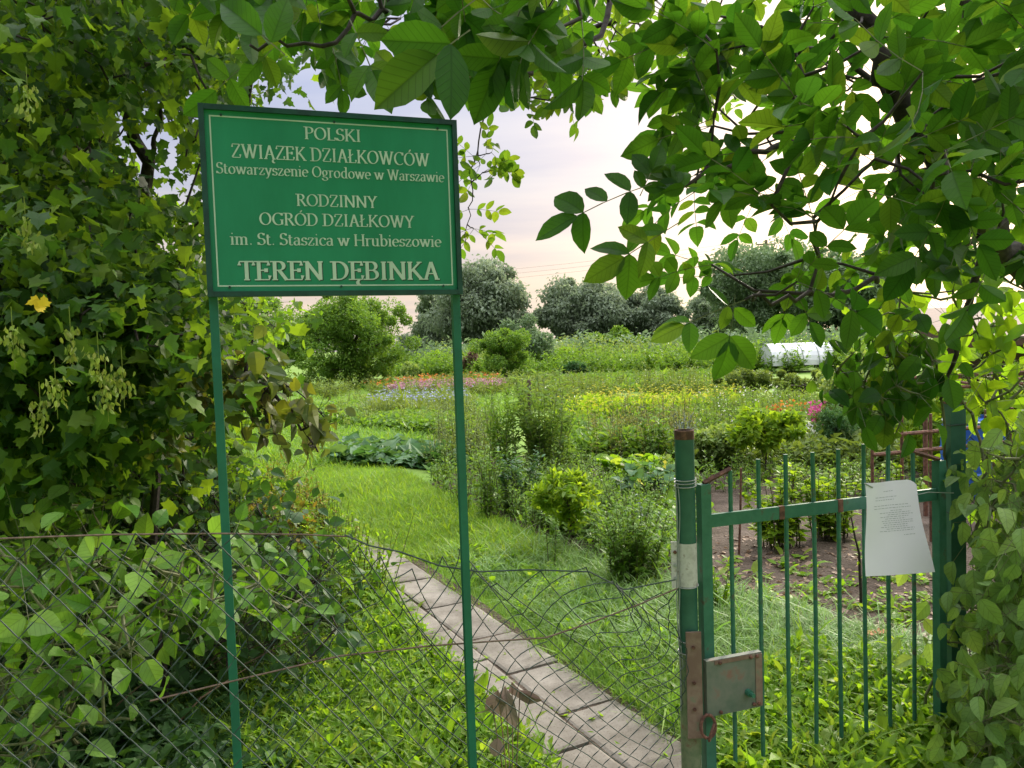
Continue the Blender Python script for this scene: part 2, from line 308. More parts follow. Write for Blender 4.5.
def groundmat(name, cols, scale=1.2, rough=.95, bump=.02, seg=(.35, .5, .65)):
    m, o = newmat(name); p = N('ShaderNodeBsdfPrincipled', inp={'Roughness': rough, 'Specular IOR Level': .15}); L(p.outputs[0], o.inputs[0])
    t = N('ShaderNodeTexCoord'); n1 = N('ShaderNodeTexNoise', inp={'Scale': scale, 'Detail': 12.0, 'Roughness': .72}); L(t.outputs['Object'], n1.inputs['Vector'])
    c1 = N('ShaderNodeValToRGB'); e = c1.color_ramp.elements
    while len(e) < len(cols): e.new(.5)
    for i, c in enumerate(cols): e[i].position = .34 + .32 * i / (len(cols) - 1); e[i].color = rgba(c)
    L(n1.outputs[0], c1.inputs[0]); L(c1.outputs[0], p.inputs['Base Color'])
    b = N('ShaderNodeBump', inp={'Strength': 1.0, 'Distance': bump}); n2 = N('ShaderNodeTexNoise', inp={'Scale': scale * 14, 'Detail': 8.0}); L(t.outputs['Object'], n2.inputs['Vector']); L(n2.outputs[0], b.inputs['Height']); L(b.outputs[0], p.inputs['Normal'])
    return m
M['concrete'] = concretemat()
M['ground'] = groundmat('field_ground', [(.08, .12, .03), (.12, .21, .035), (.16, .25, .045), (.13, .17, .06)], .35)
M['soil'] = groundmat('soil', [(.045, .033, .024), (.085, .064, .048), (.13, .10, .08)], 3.0, bump=.04)
M['lawn'] = groundmat('grass_ground', [(.08, .15, .02), (.12, .22, .025), (.15, .25, .03)], 2.0, bump=.03)

# ------------------------------------------------------------------ setting: ground, path
def sheet(name, poly, z, mat, kind='structure', px=True, div=0):
    P = [G(x, y) if px else np.array([x, y, 0]) for x, y in poly]
    V = np.array(P, float); V[:, 2] = z
    g = Geo(); g.add(V, [np.arange(len(V))[::-1][None] if np.cross(V[1] - V[0], V[2] - V[1])[2] < 0 else np.arange(len(V))[None]]); o = g.build(name, mat)
    return setp(o, kind=kind)
sheet('ground', [(-500, -30), (500, -30), (500, 900), (-500, 900)], 0, M['ground'], px=False)
sheet('grass_track', [(200, 767), (1000, 767), (800, 640), (640, 590), (560, 545), (450, 500), (330, 430), (300, 400), (225, 400), (215, 470), (180, 560)], .004, M['lawn'])
sheet('garden_soil', [(640, 590), (800, 645), (960, 690), (1060, 640), (1060, 470), (900, 450), (700, 440), (480, 460), (430, 485), (560, 545)], .008, M['soil'])
# slabs: two staggered rows of cast concrete running away to the left
def slab_path():
    sheet('path_bed', [(560, 812), (775, 812), (412, 558), (378, 562)], .030, M['soil'])
    a = G(772, 810); b = G(402, 560); dirv = norm((b - a)[None])[0]; side = np.array([dirv[1], -dirv[0], 0])   # side points right
    if side[0] < 0: side = -side
    g = Geo(); Ltot = np.linalg.norm(b - a) + .3
    for row in range(2):
        s = -.5 - .33 * row
        while s < Ltot:
            ln = rng.uniform(.40, .58); wd = .285
            c = a + dirv * (s + ln / 2) - side * (wd / 2 + .01 + row * (wd + .010)); c = c.copy(); c[2] = .014 + rng.uniform(-.006, .008)
            ang = rng.normal(0, .014); X = dirv * math.cos(ang) + side * math.sin(ang); Y = np.cross([0, 0, 1], X)
            tilt = rng.normal(0, .010); Z = norm((np.array([0, 0, 1.]) + X * tilt + Y * rng.normal(0, .01))[None])[0]; X = norm(np.cross(Y, Z)[None])[0]; Y = np.cross(Z, X)
            # slab with a chipped, worn rim
            n = 40; th = np.linspace(0, 2 * np.pi, n, endpoint=False); q = 1 / np.maximum(np.abs(np.cos(th)), np.abs(np.sin(th)))
            u = np.clip(np.cos(th) * q, -1, 1) * ln / 2; v = np.clip(np.sin(th) * q, -1, 1) * wd / 2
            u = u * (1 - rng.uniform(0, .018, n)); v = v * (1 - rng.uniform(0, .035, n))
            top = c + u[:, None] * X + v[:, None] * Y + Z * .022; bot = c + u[:, None] * X * 1.005 + v[:, None] * Y * 1.01 - Z * .04; inner = c + .94 * u[:, None] * X + .9 * v[:, None] * Y + Z * .027
            i = np.arange(n); k = (i + 1) % n
            g.add(np.vstack([top, bot, inner]), [np.stack([i + n, k + n, k, i], -1), np.stack([i, k, k + 2 * n, i + 2 * n], -1), (i + 2 * n)[None]])
            s += ln + .006
    setp(g.build('paving_path', M['concrete'], smooth=False), kind='structure')
    return a, dirv, side
PA, PD, PS = slab_path()
def onpath(P, m=0.0):
    q = P[:, :2] - PA[:2]; s = q @ PD[:2]; t = q @ PS[:2]; Lm = np.linalg.norm(G(402, 560) - G(772, 810))
    left = -.60 + np.clip((s - 1.2) * .12, 0, .30)   # grass creeps over the far left edge
    jr = rng.uniform(0, 1, len(t)) ** 3 * .09 + .03 * np.sin(s * 9) * np.sin(s * 4.1 + 1)
    return (t < .0 - jr) & (t > left + jr * 1.5) & (s < Lm + .1) & (s > -1.5)

# ------------------------------------------------------------------ green cover as stuff
def cover(name, label, cat, poly, n, h, mat, kind='blade', el=(50, 88), W=1.0, per=1, spread=.0, avoid=True, fl=None, jit=.35, curl=.5, stuffkind='stuff', extra=None, clump=None):
    pp = sample(poly, n); P = np.array([G(x, y) for x, y in pp])
    if clump:  # gather into clumps
        c = P[rng.integers(0, len(P), clump[0])]; P = c[rng.integers(0, clump[0], n)] + rng.normal(0, clump[1], (n, 3)); P[:, 2] = 0
    if avoid: P = P[~onpath(P, .0)]
    hk = np.repeat(rng.uniform(.35, 1.25, len(P)) * (.7 + .3 * np.sin(P[:, 0] * .9) * np.sin(P[:, 0] * 2.3 + P[:, 1])), per); P = np.repeat(P, per, 0); m = len(P)
    P[:, :2] += rng.normal(0, 1, (m, 2)) * spread; P[:, 2] = .005 + (rng.uniform(0, 1, m) * extra * hk if extra else 0)
    az = rng.uniform(0, 2 * np.pi, m); elv = np.radians(rng.uniform(el[0], el[1], m))
    D = np.stack([np.cos(az) * np.cos(elv), np.sin(az) * np.cos(elv), np.sin(elv)], -1)
    Nn = np.stack([-np.cos(az) * np.sin(elv), -np.sin(az) * np.sin(elv), np.cos(elv)], -1) + rng.normal(0, .3, (m, 3))
    patch = .75 + .5 * (np.sin(P[:, 0] * 3.1 + 1) * np.sin(P[:, 1] * 2.3) * .5 + .5)
    g = Geo(); S = h * patch * np.exp(rng.normal(0, jit, m))
    g.leaves(kind, P, D, Nn, S, W=W, curl=curl)
    mats = [mat]
    if fl:
        fm, fn, fs, fh = fl; idx = rng.integers(0, m, fn); Q = P[idx] + np.array([0, 0, 1]) * (fh * rng.uniform(.7, 1.15, fn))[:, None]
        for k in range(2): g.leaves('diamond', Q, norm(np.c_[rng.normal(size=(fn, 2)), np.zeros(fn)]), np.c_[rng.normal(0, .5, (fn, 2)), np.ones(fn)], fs * rng.uniform(.7, 1.3, fn), W=1.6, mi=1)
        mats.append(fm)
    o = g.build(name, mats)
    return setp(o, label, cat, kind=stuffkind) if stuffkind else setp(o, label, cat)

cover('short_grass', 'short bright green grass beside the concrete slab path', 'grass', [(150, 767), (1010, 800), (960, 690), (800, 645), (640, 585), (560, 545), (450, 497), (400, 470), (240, 500), (200, 600)], 130000, .06, M['grass'], el=(35, 88), W=1.0)
cover('tall_grass', 'long loose grass blades rising from the verges beside the path', 'grass', [(230, 800), (560, 800), (400, 640), (380, 570), (300, 540), (240, 620)], 2400, .15, M['grass'], el=(45, 88), W=.45, curl=.7)
cover('tall_grass', 'long arching grass blades on the verge behind the fence and gate', 'grass', [(430, 545), (560, 545), (980, 690), (980, 800), (720, 800), (640, 690)], 2600, .14, M['grass'], el=(35, 85), W=.55, curl=.8)
cover('joint_weeds', 'small tufts sprouting in the joints of the paving path', 'weeds', [(560, 770), (690, 770), (470, 600), (400, 565), (385, 580)], 60, .028, M['weed'], kind='mid', el=(5, 70), W=.9, per=9, spread=.015, extra=.02, avoid=False)
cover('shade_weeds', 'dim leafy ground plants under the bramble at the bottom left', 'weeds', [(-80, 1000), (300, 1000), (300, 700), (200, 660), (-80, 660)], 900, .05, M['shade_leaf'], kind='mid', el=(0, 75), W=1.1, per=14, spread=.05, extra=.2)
cover('pale_grass', 'fine silvery green grass tufts on the verge right of the path', 'grass', [(560, 545), (700, 590), (900, 640), (1000, 690), (960, 720), (720, 690), (560, 640), (430, 555)], 26000, .10, leafmat('pale_blade', [(.18, .31, .10), (.25, .36, .15), (.14, .28, .05)], trans=.35, tcol=(1.3, 1.3, .9)), el=(25, 80), W=.8, curl=.9)
cover('mown_grass', 'bright mown grass of the track leading to the far plots', 'grass', [(230, 500), (400, 565), (560, 560), (460, 500), (400, 470), (345, 440), (300, 402), (225, 402)], 90000, .06, M['grass2'], el=(35, 85), W=1.7)
cover('field_grass', 'light green low field grass beyond the track on the left', 'grass', [(180, 440), (300, 470), (350, 465), (470, 430), (560, 400), (700, 385), (700, 376), (560, 378), (420, 388), (300, 395), (180, 400)], 50000, .085, M['grass'], el=(30, 85), W=4.0)
cover('leafy_weeds', 'bright leafy weeds growing at the foot of the wire fence', 'weeds', [(230, 800), (560, 800), (520, 730), (470, 680), (420, 640), (385, 590), (330, 560), (300, 600), (260, 680)], 2000, .036, M['weed'], kind='mid', el=(10, 80), W=.9, per=14, spread=.03, extra=.16, curl=.4)
cover('gate_weeds', 'light green leafy weeds on the verge behind the gate bars', 'weeds', [(725, 800), (1000, 800), (990, 700), (900, 680), (800, 660), (740, 690)], 1300, .042, M['weed'], kind='mid', el=(10, 80), W=.85, per=14, spread=.035, extra=.15, curl=.4)
cover('verge_weeds', 'small leafy weeds scattered along the right edge of the path', 'weeds', [(700, 735), (700, 640), (600, 590), (500, 555), (430, 545), (480, 590), (600, 660)], 260, .04, M['weed'], kind='mid', el=(5, 70), W=1.1, per=12, spread=.03, extra=.09)
cover('garden_weeds', 'sprawling green weeds between the garden shrubs and soil patches', 'weeds', [(430, 485), (560, 540), (660, 575), (700, 560), (700, 480), (560, 462), (440, 462)], 750, .06, M['midgreen'], kind='mid', el=(10, 80), W=.9, per=9, spread=.06, extra=.22)
cover('soil_weeds', 'sparse seedlings dotted over the bare soil behind the gate', 'weeds', [(720, 600), (920, 650), (940, 560), (740, 540)], 60, .05, M['weed'], kind='mid', el=(5, 60), per=12, spread=.03, extra=.05)
cover('fallen_leaves', 'brown fallen leaves lying on the bare soil behind the gate', 'leaves', [(690, 590), (940, 660), (960, 560), (700, 530)], 900, .045, M['dry'], kind='mid', el=(-5, 12), W=1.3, extra=.02)
cover('potato_plants', 'low green potato plants on the plot left of the tall feathery clump', 'crop', [(300, 420), (480, 440), (480, 405), (330, 405)], 3600, .075, M['midgreen'], kind='diamond', el=(5, 70), per=14, spread=.12, extra=.22, W=1.3, avoid=False)
cover('cabbage_row', 'dark blue green leafy cabbages in a row on the left plot', 'crop', [(338, 464), (455, 470), (468, 452), (350, 446)], 620, .10, M['darkweed'], kind='broad', el=(15, 80), per=12, spread=.07, extra=.14, W=1.2, avoid=False)
cover('mustard_crop', 'yellow flowering mustard in a bright band across the middle plots', 'crop', [(560, 430), (650, 428), (745, 418), (735, 406), (640, 408), (570, 416)], 3000, .10, M['yellowbush'], kind='diamond', el=(30, 88), per=12, spread=.12, extra=.34, fl=(M['f_yellow'], 900, .035, .40), avoid=False)
cover('marigold_bed', 'orange and pink marigolds in the far flower bed', 'flowers', [(368, 392), (500, 388), (500, 378), (430, 381), (360, 387)], 2200, .12, M['midgreen'], kind='diamond', el=(20, 85), per=6, spread=.1, extra=.2, fl=(M['f_orange'], 550, .09, .26), avoid=False)
cover('aster_bed', 'mauve and pink asters in front of the orange marigolds', 'flowers', [(385, 397), (500, 393), (505, 386), (400, 389)], 1300, .14, M['olive'], kind='diamond', el=(20, 85), per=4, spread=.1, extra=.2, fl=(M['f_purple'], 1500, .085, .26), avoid=False)
cover('cornflower_bed', 'pale blue cornflowers scattered among grey green stalks', 'flowers', [(365, 420), (470, 415), (470, 404), (380, 406)], 1600, .2, M['olive'], kind='blade', el=(60, 88), W=2.5, per=5, spread=.1, extra=.2, fl=(M['f_blue'], 300, .05, .42), avoid=False)
cover('bean_crop', 'tangled green bean rows in the centre plot', 'crop', [(560, 462), (700, 470), (700, 425), (560, 422)], 3000, .075, M['midgreen'], kind='diamond', el=(10, 80), per=16, spread=.12, extra=.36, avoid=False)
cover('beet_crop', 'fresh green low crop rows under the round far bush', 'crop', [(560, 395), (720, 388), (720, 372), (560, 376)], 7000, .12, M['midgreen'], kind='diamond', el=(10, 80), per=7, spread=.2, extra=.2, avoid=False)
cover('goldenrod_strip', 'yellowish goldenrod strip in front of the round far bush', 'crop', [(600, 374), (690, 370), (690, 364), (600, 367)], 3500, .2, M['paleleaf'], kind='diamond', el=(10, 80), per=7, spread=.3, extra=.7, avoid=False)
cover('far_scrub', 'low mixed scrub along the foot of the distant trees', 'scrub', [(400, 373), (600, 368), (900, 362), (900, 355), (600, 361), (400, 366)], 5000, .3, M['willowgreen'], kind='diamond', el=(0, 80), per=14, spread=.8, extra=2.0, avoid=False)
def thicket(name, label, cat, poly, n, h, mat, stems=5, per=16, leaf=.05, kind='mid', W=.7, el=35, lean=.14, fl=None):
    pp = sample(poly, n); P = np.array([G(x, y) for x, y in pp]); P = P[~onpath(P)]; n = len(P); Hh = np.repeat(h * rng.uniform(.45, 1.15, n), stems); P = np.repeat(P, stems, 0); m = len(P)
    P[:, :2] += rng.normal(0, .05, (m, 2)); T = P + np.c_[rng.normal(0, 1, (m, 2)) * lean * Hh[:, None], Hh * rng.uniform(.7, 1, m)]; g = Geo(); P[:, 2] = 0; g.segs(P, T, .004, .0015, 3, mi=1)
    i = np.repeat(np.arange(m), per); u = rng.uniform(.08, 1, len(i)); Q = P[i] + (T[i] - P[i]) * u[:, None]; az = rng.uniform(0, 2 * np.pi, len(i)); e_ = np.radians(rng.normal(el, 20, len(i)))
    D = np.stack([np.cos(az) * np.cos(e_), np.sin(az) * np.cos(e_), np.sin(e_)], -1); Nn = np.stack([-np.cos(az) * np.sin(e_), -np.sin(az) * np.sin(e_), np.cos(e_)], -1) + rng.normal(0, .35, (len(i), 3))
    g.leaves(kind, Q, D, Nn, leaf * rng.uniform(.6, 1.35, len(i)) * (1.2 - .6 * u), W=W)
    if fl:
        k = rng.integers(0, m, fl[1]); g.leaves('diamond', T[k] + rng.normal(0, .03, (len(k), 3)), rv(len(k)), rv(len(k)) + [0, -.6, .6], fl[2], W=1.6, mi=2); g.leaves('diamond', T[k] + rng.normal(0, .03, (len(k), 3)), rv(len(k)), rv(len(k)) + [0, -.6, .6], fl[2], W=1.6, mi=2)
    return setp(g.build(name, [mat, M['twig']] + ([fl[0]] if fl else [])), label, cat, kind='stuff')
thicket('tall_weeds', 'tall pale seeding weeds left of the feathery clumps', 'weeds', [(430, 470), (500, 470), (500, 425), (440, 425)], 70, .75, M['olive'], leaf=.06)
thicket('tall_weeds', 'mixed leafy growth along the near edge of the centre plot', 'weeds', [(440, 500), (560, 540), (650, 540), (680, 490), (540, 470), (430, 480)], 170, .45, M['midgreen'], leaf=.055)
thicket('tall_weeds', 'brownish green seedheads behind the yellow green sapling', 'weeds', [(590, 470), (690, 470), (690, 435), (590, 440)], 110, .8, leafmat('seedhead', [(.17, .2, .07), (.22, .2, .1), (.13, .19, .05), (.2, .25, .08)], trans=.35), leaf=.06, kind='diamond', W=.7)
thicket('tall_weeds', 'lush stalks behind the round post reaching toward the hedge', 'weeds', [(690, 450), (860, 450), (850, 415), (700, 412)], 200, .7, M['midgreen'], leaf=.07, kind='diamond', fl=(M['f_white'], 60, .04))
thicket('tall_weeds', 'loose leafy stalks dotted through the left plots', 'weeds', [(330, 430), (480, 430), (480, 400), (345, 400)], 110, .5, M['paleleaf'], leaf=.07, kind='diamond')
thicket('tall_weeds', 'scattered stalks over the far central rows', 'weeds', [(520, 412), (760, 402), (740, 382), (520, 388)], 170, .8, M['olive'], leaf=.11, kind='diamond', W=.8)
thicket('tall_weeds', 'bright nettles spilling from the left thicket over the mown track edge', 'weeds', [(215, 520), (300, 530), (380, 600), (340, 640), (300, 600), (215, 590)], 150, .5, M['weed'], leaf=.05, per=20, W=1.0)
thicket('tall_weeds', 'yellow green wild growth along the left edge of the mown track', 'weeds', [(210, 500), (290, 500), (340, 550), (330, 570), (220, 540)], 160, .55, M['redweed'], leaf=.05, per=20, W=1.0)
thicket('tall_weeds', 'shaggy mixed weeds along the far edge below the distant trees', 'weeds', [(395, 380), (740, 374), (910, 372), (910, 362), (740, 365), (600, 368), (400, 373)], 560, 1.5, M['midgreen'], leaf=.26, per=14, kind='diamond', W=.8, lean=.3)
thicket('tall_weeds', 'pale seeding grasses between the domed bush and the willows', 'weeds', [(430, 374), (720, 368), (720, 363), (430, 369)], 260, 2.0, M['paleleaf'], leaf=.32, per=12, kind='diamond', W=.7, lean=.3)
thicket('tall_weeds', 'olive stalks around the far flower beds', 'weeds', [(300, 400), (560, 398), (560, 384), (500, 383), (300, 388)], 170, .7, M['olive'], leaf=.12, per=14, kind='diamond', W=.7, lean=.25)
thicket('tall_weeds', 'low mixed crops over the back of the bare soil behind the gate', 'crop', [(700, 495), (950, 505), (950, 462), (700, 455)], 120, .34, M['midgreen'], leaf=.06, per=12)
cover('plot_weeds', 'tall olive weeds and flower stalks behind the gate post', 'weeds', [(690, 470), (950, 470), (950, 405), (700, 405)], 4200, .075, M['olive'], kind='diamond', el=(10, 85), per=14, spread=.15, extra=.42, avoid=False)

# ------------------------------------------------------------------ plants
H_STRAY = 1
def crown(g, c, rad, nb, nl, ls, kind='diamond', W=1.0, br=(.28, .45), shell=.75, droop=0.0, mi=0, flat=.0, zmin=.05):
    rad = np.asarray(rad, float); c = np.asarray(c, float)
    q0 = rng.uniform(.1, 1, (nb, 1)) ** .5; B = c + rv(nb) * q0 * rad * .80 * rng.uniform(.85, 1.12, (nb, 1)); br_ = rng.uniform(br[0] * .7, br[1], nb) * rad.min() * (1.15 - .45 * q0[:, 0])
    i = rng.integers(0, nb, nl); d = rv(nl); r = br_[i] * (shell + (1.08 - shell) * rng.uniform(0, 1, nl) ** .7)
    stray = rng.uniform(0, 1, nl) < (.3 if droop or H_STRAY else .12); r = np.where(stray, r * rng.uniform(1, 1.6 if droop else 1.35, nl), r)
    P = B[i] + d * r[:, None] * np.array([1.15, 1.15, .9]); k = P[:, 2] > zmin; P = P[k]; d = d[k]
    n = len(P); D = norm(d * .6 + rng.normal(0, .7, (n, 3)) + np.array([0, 0, -droop])); Nn = norm(d + rng.normal(0, .6, (n, 3)) + np.array([0, 0, .5 + flat]))
    g.leaves(kind, P, D, Nn, ls * rng.uniform(.65, 1.35, n), W=W, mi=mi)
    return B
def bush(name, label, cat, px, py, hpx, wpx, mat, nl=3000, ls=.1, nb=26, kind='diamond', W=1.0, depth=None, lift=0.0, trunk='bark', group=None, droop=0, br=(.28, .45), tr=.03, shape=1.0, fl=None, **kw):
    b = G(px, py) if depth is None else np.array([*(at(px, py, depth)[:2]), 0.0]); d = b[1]; s = d / F; k_ = 1.16 if d > 28 else 1.0; H = hpx * s * (1 + (k_ - 1) * .6); Wd = wpx * s * k_
    o = empty(name, b, label, cat, group); zc = lift * H + (H - lift * H) / 2
    g = Geo(); B = crown(g, (0, 0, zc), (Wd / 2, Wd / 2 * .9, (H - lift * H) / 2), nb, nl, ls, kind, W, br, droop=droop, **kw)
    g.build('crown', [mat], o)
    t = Geo(); top = np.array([0, 0, zc * 1.1]); t.tube([np.zeros(3), top * .5 + [rng.normal(0, .03) * H, 0, 0], top], [tr, tr * .8, tr * .5], 6)
    for q in B[:12]: a = top * rng.uniform(.3, .95); t.tube([a, (a + q) / 2 + [0, 0, .04 * H], q], [tr * .5, tr * .35, tr * .15], 4)
    t.build('trunk' if lift > .1 or H > 3 else 'stems', [M[trunk]], o)
    if fl:
        fm, fn, fs = fl; f = Geo(); i = rng.integers(0, len(B), fn); Q = B[i] + rv(fn) * np.array([Wd, Wd, H]) * .17; Q[:, 2] = np.abs(Q[:, 2])
        for k in range(2): f.leaves('diamond', Q, rv(fn), rv(fn) + [0, -.6, .6], fs, W=1.6)
        f.build('blossom', [fm], o)
    return o
def stemmy(name, label, cat, px, py, hpx, wpx, mat, stems=30, leaf=.06, per=26, kind='mid', W=1.0, lean=.25, group=None, stemmat='twig', sr=.004, fl=None, el=30, depth=None, low=.1, curl=.3):
    b = G(px, py) if depth is None else np.array([*(at(px, py, depth)[:2]), 0.0]); s = b[1] / F; H = hpx * s; Wd = wpx * s; o = empty(name, b, label, cat, group)
    g = Geo(); t = Geo(); tips = []
    for k in range(stems):
        a = rng.uniform(0, 2 * np.pi); r0 = Wd / 2 * rng.uniform(0, .55); r1 = Wd / 2 * rng.uniform(.3, 1.0) ; hh = H * rng.uniform(.6, 1.0)
        u = np.linspace(0, 1, 6)[:, None]; p0 = np.array([math.cos(a) * r0, math.sin(a) * r0, 0]); p1 = np.array([math.cos(a) * r1, math.sin(a) * r1, hh])
        P = p0 + (p1 - p0) * np.c_[u ** 1.6, u ** 1.6, u] + rng.normal(0, .012 * H, (6, 3)) * u; t.tube(P, np.linspace(sr, sr * .4, 6), 4, cap=False); tips.append(P[-1])
        m = per; q = rng.uniform(low, 1, m); Q = np.stack([np.interp(q, u[:, 0], P[:, j]) for j in range(3)], -1)
        az = rng.uniform(0, 2 * np.pi, m); e_ = np.radians(rng.normal(el, 18, m)); D = np.stack([np.cos(az) * np.cos(e_), np.sin(az) * np.cos(e_), np.sin(e_)], -1)
        Nn = np.stack([-np.cos(az) * np.sin(e_), -np.sin(az) * np.sin(e_), np.cos(e_)], -1) + rng.normal(0, .35, (m, 3))
        g.leaves(kind, Q, D, Nn, leaf * rng.uniform(.6, 1.3, m) * (1.15 - .5 * q), W=W, curl=curl)
    t.build('stems', [M[stemmat]], o); g.build('foliage', [mat], o)
    if fl:
        fm, fn, fs = fl; f = Geo(); T = np.array(tips); Q = T[rng.integers(0, len(T), fn)] + rng.normal(0, fs * 1.0, (fn, 3))
        for k in range(2): f.leaves('diamond', Q, rv(fn), rv(fn) + [0, -.6, .6], fs, W=1.6)
        f.build('blossom', [fm], o)
    return o

# far trees
bush('willow_tree', 'tall grey green willow just right of the sign, largest of the distant willows', 'tree', 482, 366, 102, 104, M['willow'], 46000, .30, 136, tr=.45, droop=.8, lift=.08, br=(.12, .32))
bush('willow_tree', 'smaller grey willow half behind the right sign pole', 'tree', 440, 366, 82, 56, M['willow'], 22000, .30, 74, tr=.3, droop=.8, lift=.05, br=(.12, .32))
bush('willow_tree', 'wide grey willow above the round clipped bush', 'tree', 586, 362, 84, 92, M['willow'], 42000, .30, 127, tr=.45, droop=.8, lift=.08, br=(.12, .32))
bush('willow_tree', 'low grey willow right of the wide one, above the red roofed hut', 'tree', 650, 360, 70, 72, M['willow'], 24000, .30, 78, tr=.35, droop=.8, lift=.08, br=(.12, .32))
bush('willow_tree', 'dark green tall willow behind the hanging walnut leaves', 'tree', 765, 357, 118, 120, M['willowgreen'], 34000, .30, 119, tr=.4, depth=62, droop=.7, lift=.05, br=(.12, .32))
bush('willow_tree', 'dark green tree behind the white polytunnel', 'tree', 850, 352, 110, 120, M['willowgreen'], 28000, .30, 102, tr=.4, depth=56, droop=.7, lift=.05, br=(.12, .32))
bush('willow_tree', 'grey green tree between the small huts and the polytunnel', 'tree', 712, 360, 60, 70, M['willow'], 18000, .30, 74, tr=.3, depth=70, droop=.7, lift=.05, br=(.12, .32))
bush('broadleaf_tree', 'dense green tree seen under the sign between its poles', 'tree', 350, 388, 94, 132, M['midgreen'], 42000, .11, 120, tr=.14, br=(.10, .32), lift=0.0)
bush('broadleaf_tree', 'pale green tree half hidden by the left sign pole', 'tree', 268, 388, 92, 110, M['midgreen'], 24000, .12, 50, tr=.12, br=(.18, .36), lift=0.0)
bush('fruit_tree', 'full green fruit tree right of the right sign pole', 'tree', 506, 379, 50, 62, M['midgreen'], 22000, .10, 44, tr=.09, br=(.18, .38), lift=0.0)
bush('fruit_tree', 'darker green fruit tree just behind the full one', 'tree', 520, 374, 53, 60, M['willowgreen'], 9000, .17, 28, tr=.09, lift=.05)
bush('round_bush', 'round dense green bush like a dome in the far field', 'shrub', 618, 366, 35, 56, M['midgreen'], 16000, .22, 40, br=(.3, .5), tr=.1)
bush('low_bush', 'low spreading green bush left of the domed bush', 'shrub', 565, 370, 22, 48, M['weed'], 6000, .2, 22)
bush('low_bush', 'small bright green bush at the left edge of the tall willow', 'shrub', 437, 374, 20, 24, M['weed'], 2600, .2, 14)
bush('low_bush', 'pale green bush beside the orange flower bed', 'shrub', 412, 380, 18, 22, M['paleleaf'], 2400, .14, 12)
bush('low_bush', 'wide green bush at the foot of the tree under the sign', 'shrub', 345, 388, 34, 118, M['midgreen'], 9000, .10, 40)
bush('low_bush', 'greyish bush just left of the tall willow under the sign edge', 'shrub', 405, 372, 34, 40, M['willow'], 5000, .2, 20)
bush('dry_bush', 'reddish brown withered bush next to the full fruit tree', 'shrub', 469, 378, 32, 16, M['dry'], 1800, .12, 10)
bush('low_bush', 'dark green low bush in front of the domed bush', 'shrub', 575, 378, 16, 30, M['darkweed'], 2500, .16, 12)
bush('hedge_bush', 'brownish hedge bush in front of the white polytunnel', 'shrub', 745, 400, 32, 90, M['olive'], 9000, .075, 30)
bush('hedge_bush', 'greenish hedge bush right of the brownish one', 'shrub', 805, 400, 32, 80, M['olive'], 8000, .07, 26)
bush('honeysuckle_bush', 'pale leaved rounded bush right of the white polytunnel', 'shrub', 868, 446, 112, 105, M['paleleaf'], 11000, .065, 46, kind='mid', W=1.2, br=(.2, .36))
bush('golden_bush', 'yellow green bush against the brown shed at the right edge', 'shrub', 975, 470, 130, 150, M['yellowbush'], 11000, .075, 46, kind='mid', W=1.1, br=(.2, .36), depth=8)
bush('apple_sapling', 'small spreading tree with yellow green leaves above the gate bars', 'tree', 765, 478, 80, 98, M['yellowbush'], 2600, .075, 40, kind='mid', lift=.3, tr=.012, br=(.13, .3))
stemmy('currant_bush', 'yellow green currant bush behind the left half of the gate', 'shrub', 778, 548, 88, 80, M['yellowbush'], 26, .075, 26, kind='broad', W=.95, el=25, stemmat='bark', sr=.006)
stemmy('currant_bush', 'yellow green currant bush between the gate rail and the paper', 'shrub', 832, 540, 76, 76, M['yellowbush'], 26, .075, 26, kind='broad', W=.95, el=25, stemmat='bark', sr=.006)
stemmy('currant_bush', 'yellow green currant bush behind the paper notice', 'shrub', 890, 545, 86, 76, M['yellowbush'], 26, .075, 26, kind='broad', W=.95, el=25, stemmat='bark', sr=.006)
bush('rowan_sapling', 'small sapling with a yellow green crown and bare thin stem', 'tree', 572, 552, 84, 96, M['yellowbush'], 1700, .065, 34, kind='mid', W=.7, lift=.3, tr=.009, br=(.12, .3))
stemmy('garden_shrub', 'olive green bush growing left of the round gate post', 'shrub', 632, 582, 84, 96, M['midgreen'], 62, .06, 44, kind='mid', W=.75, el=30)
bush('garden_shrub', 'pale bush among flowers right of the round gate post', 'shrub', 722, 470, 52, 60, M['paleleaf'], 2600, .07, 20, kind='mid')
bush('dill_bush', 'feathery dark green bush behind the pink phlox', 'shrub', 838, 462, 66, 50, M['darkweed'], 4200, .05, 24, kind='diamond', W=.5)
stemmy('asparagus_clump', 'tall feathery clump growing around a wooden stake', 'plant', 545, 478, 112, 78, leafmat('feathery', [(.10, .19, .05), (.14, .24, .06), (.17, .25, .07)], trans=.4), 44, .12, 60, kind='diamond', W=.5, el=35)
stemmy('asparagus_clump', 'loose feathery clump left of the staked one', 'plant', 505, 482, 96, 52, M['midgreen'], 26, .10, 50, kind='diamond', W=.55, el=35)
stemmy('asparagus_clump', 'thin tall stalks with small leaves beside the right sign pole', 'plant', 490, 520, 96, 36, M['midgreen'], 14, .07, 40, kind='mid', W=.6)
stemmy('tomato_plant', 'dark leafy plant between the feathery clump and the sapling', 'plant', 520, 512, 74, 50, M['darkweed'], 18, .08, 34, kind='mid', W=.8)
stemmy('squash_plant', 'broad leaved squash plant left of the round gate post', 'plant', 650, 506, 42, 66, M['darkweed'], 26, .15, 5, kind='broad', W=1.3, lean=.4, low=.6, fl=(M['f_yellow'], 5, .05))
stemmy('squash_plant', 'bright green squash leaves behind the darker squash plant', 'plant', 640, 484, 26, 90, M['weed'], 30, .17, 6, kind='broad', W=1.3, low=.6)
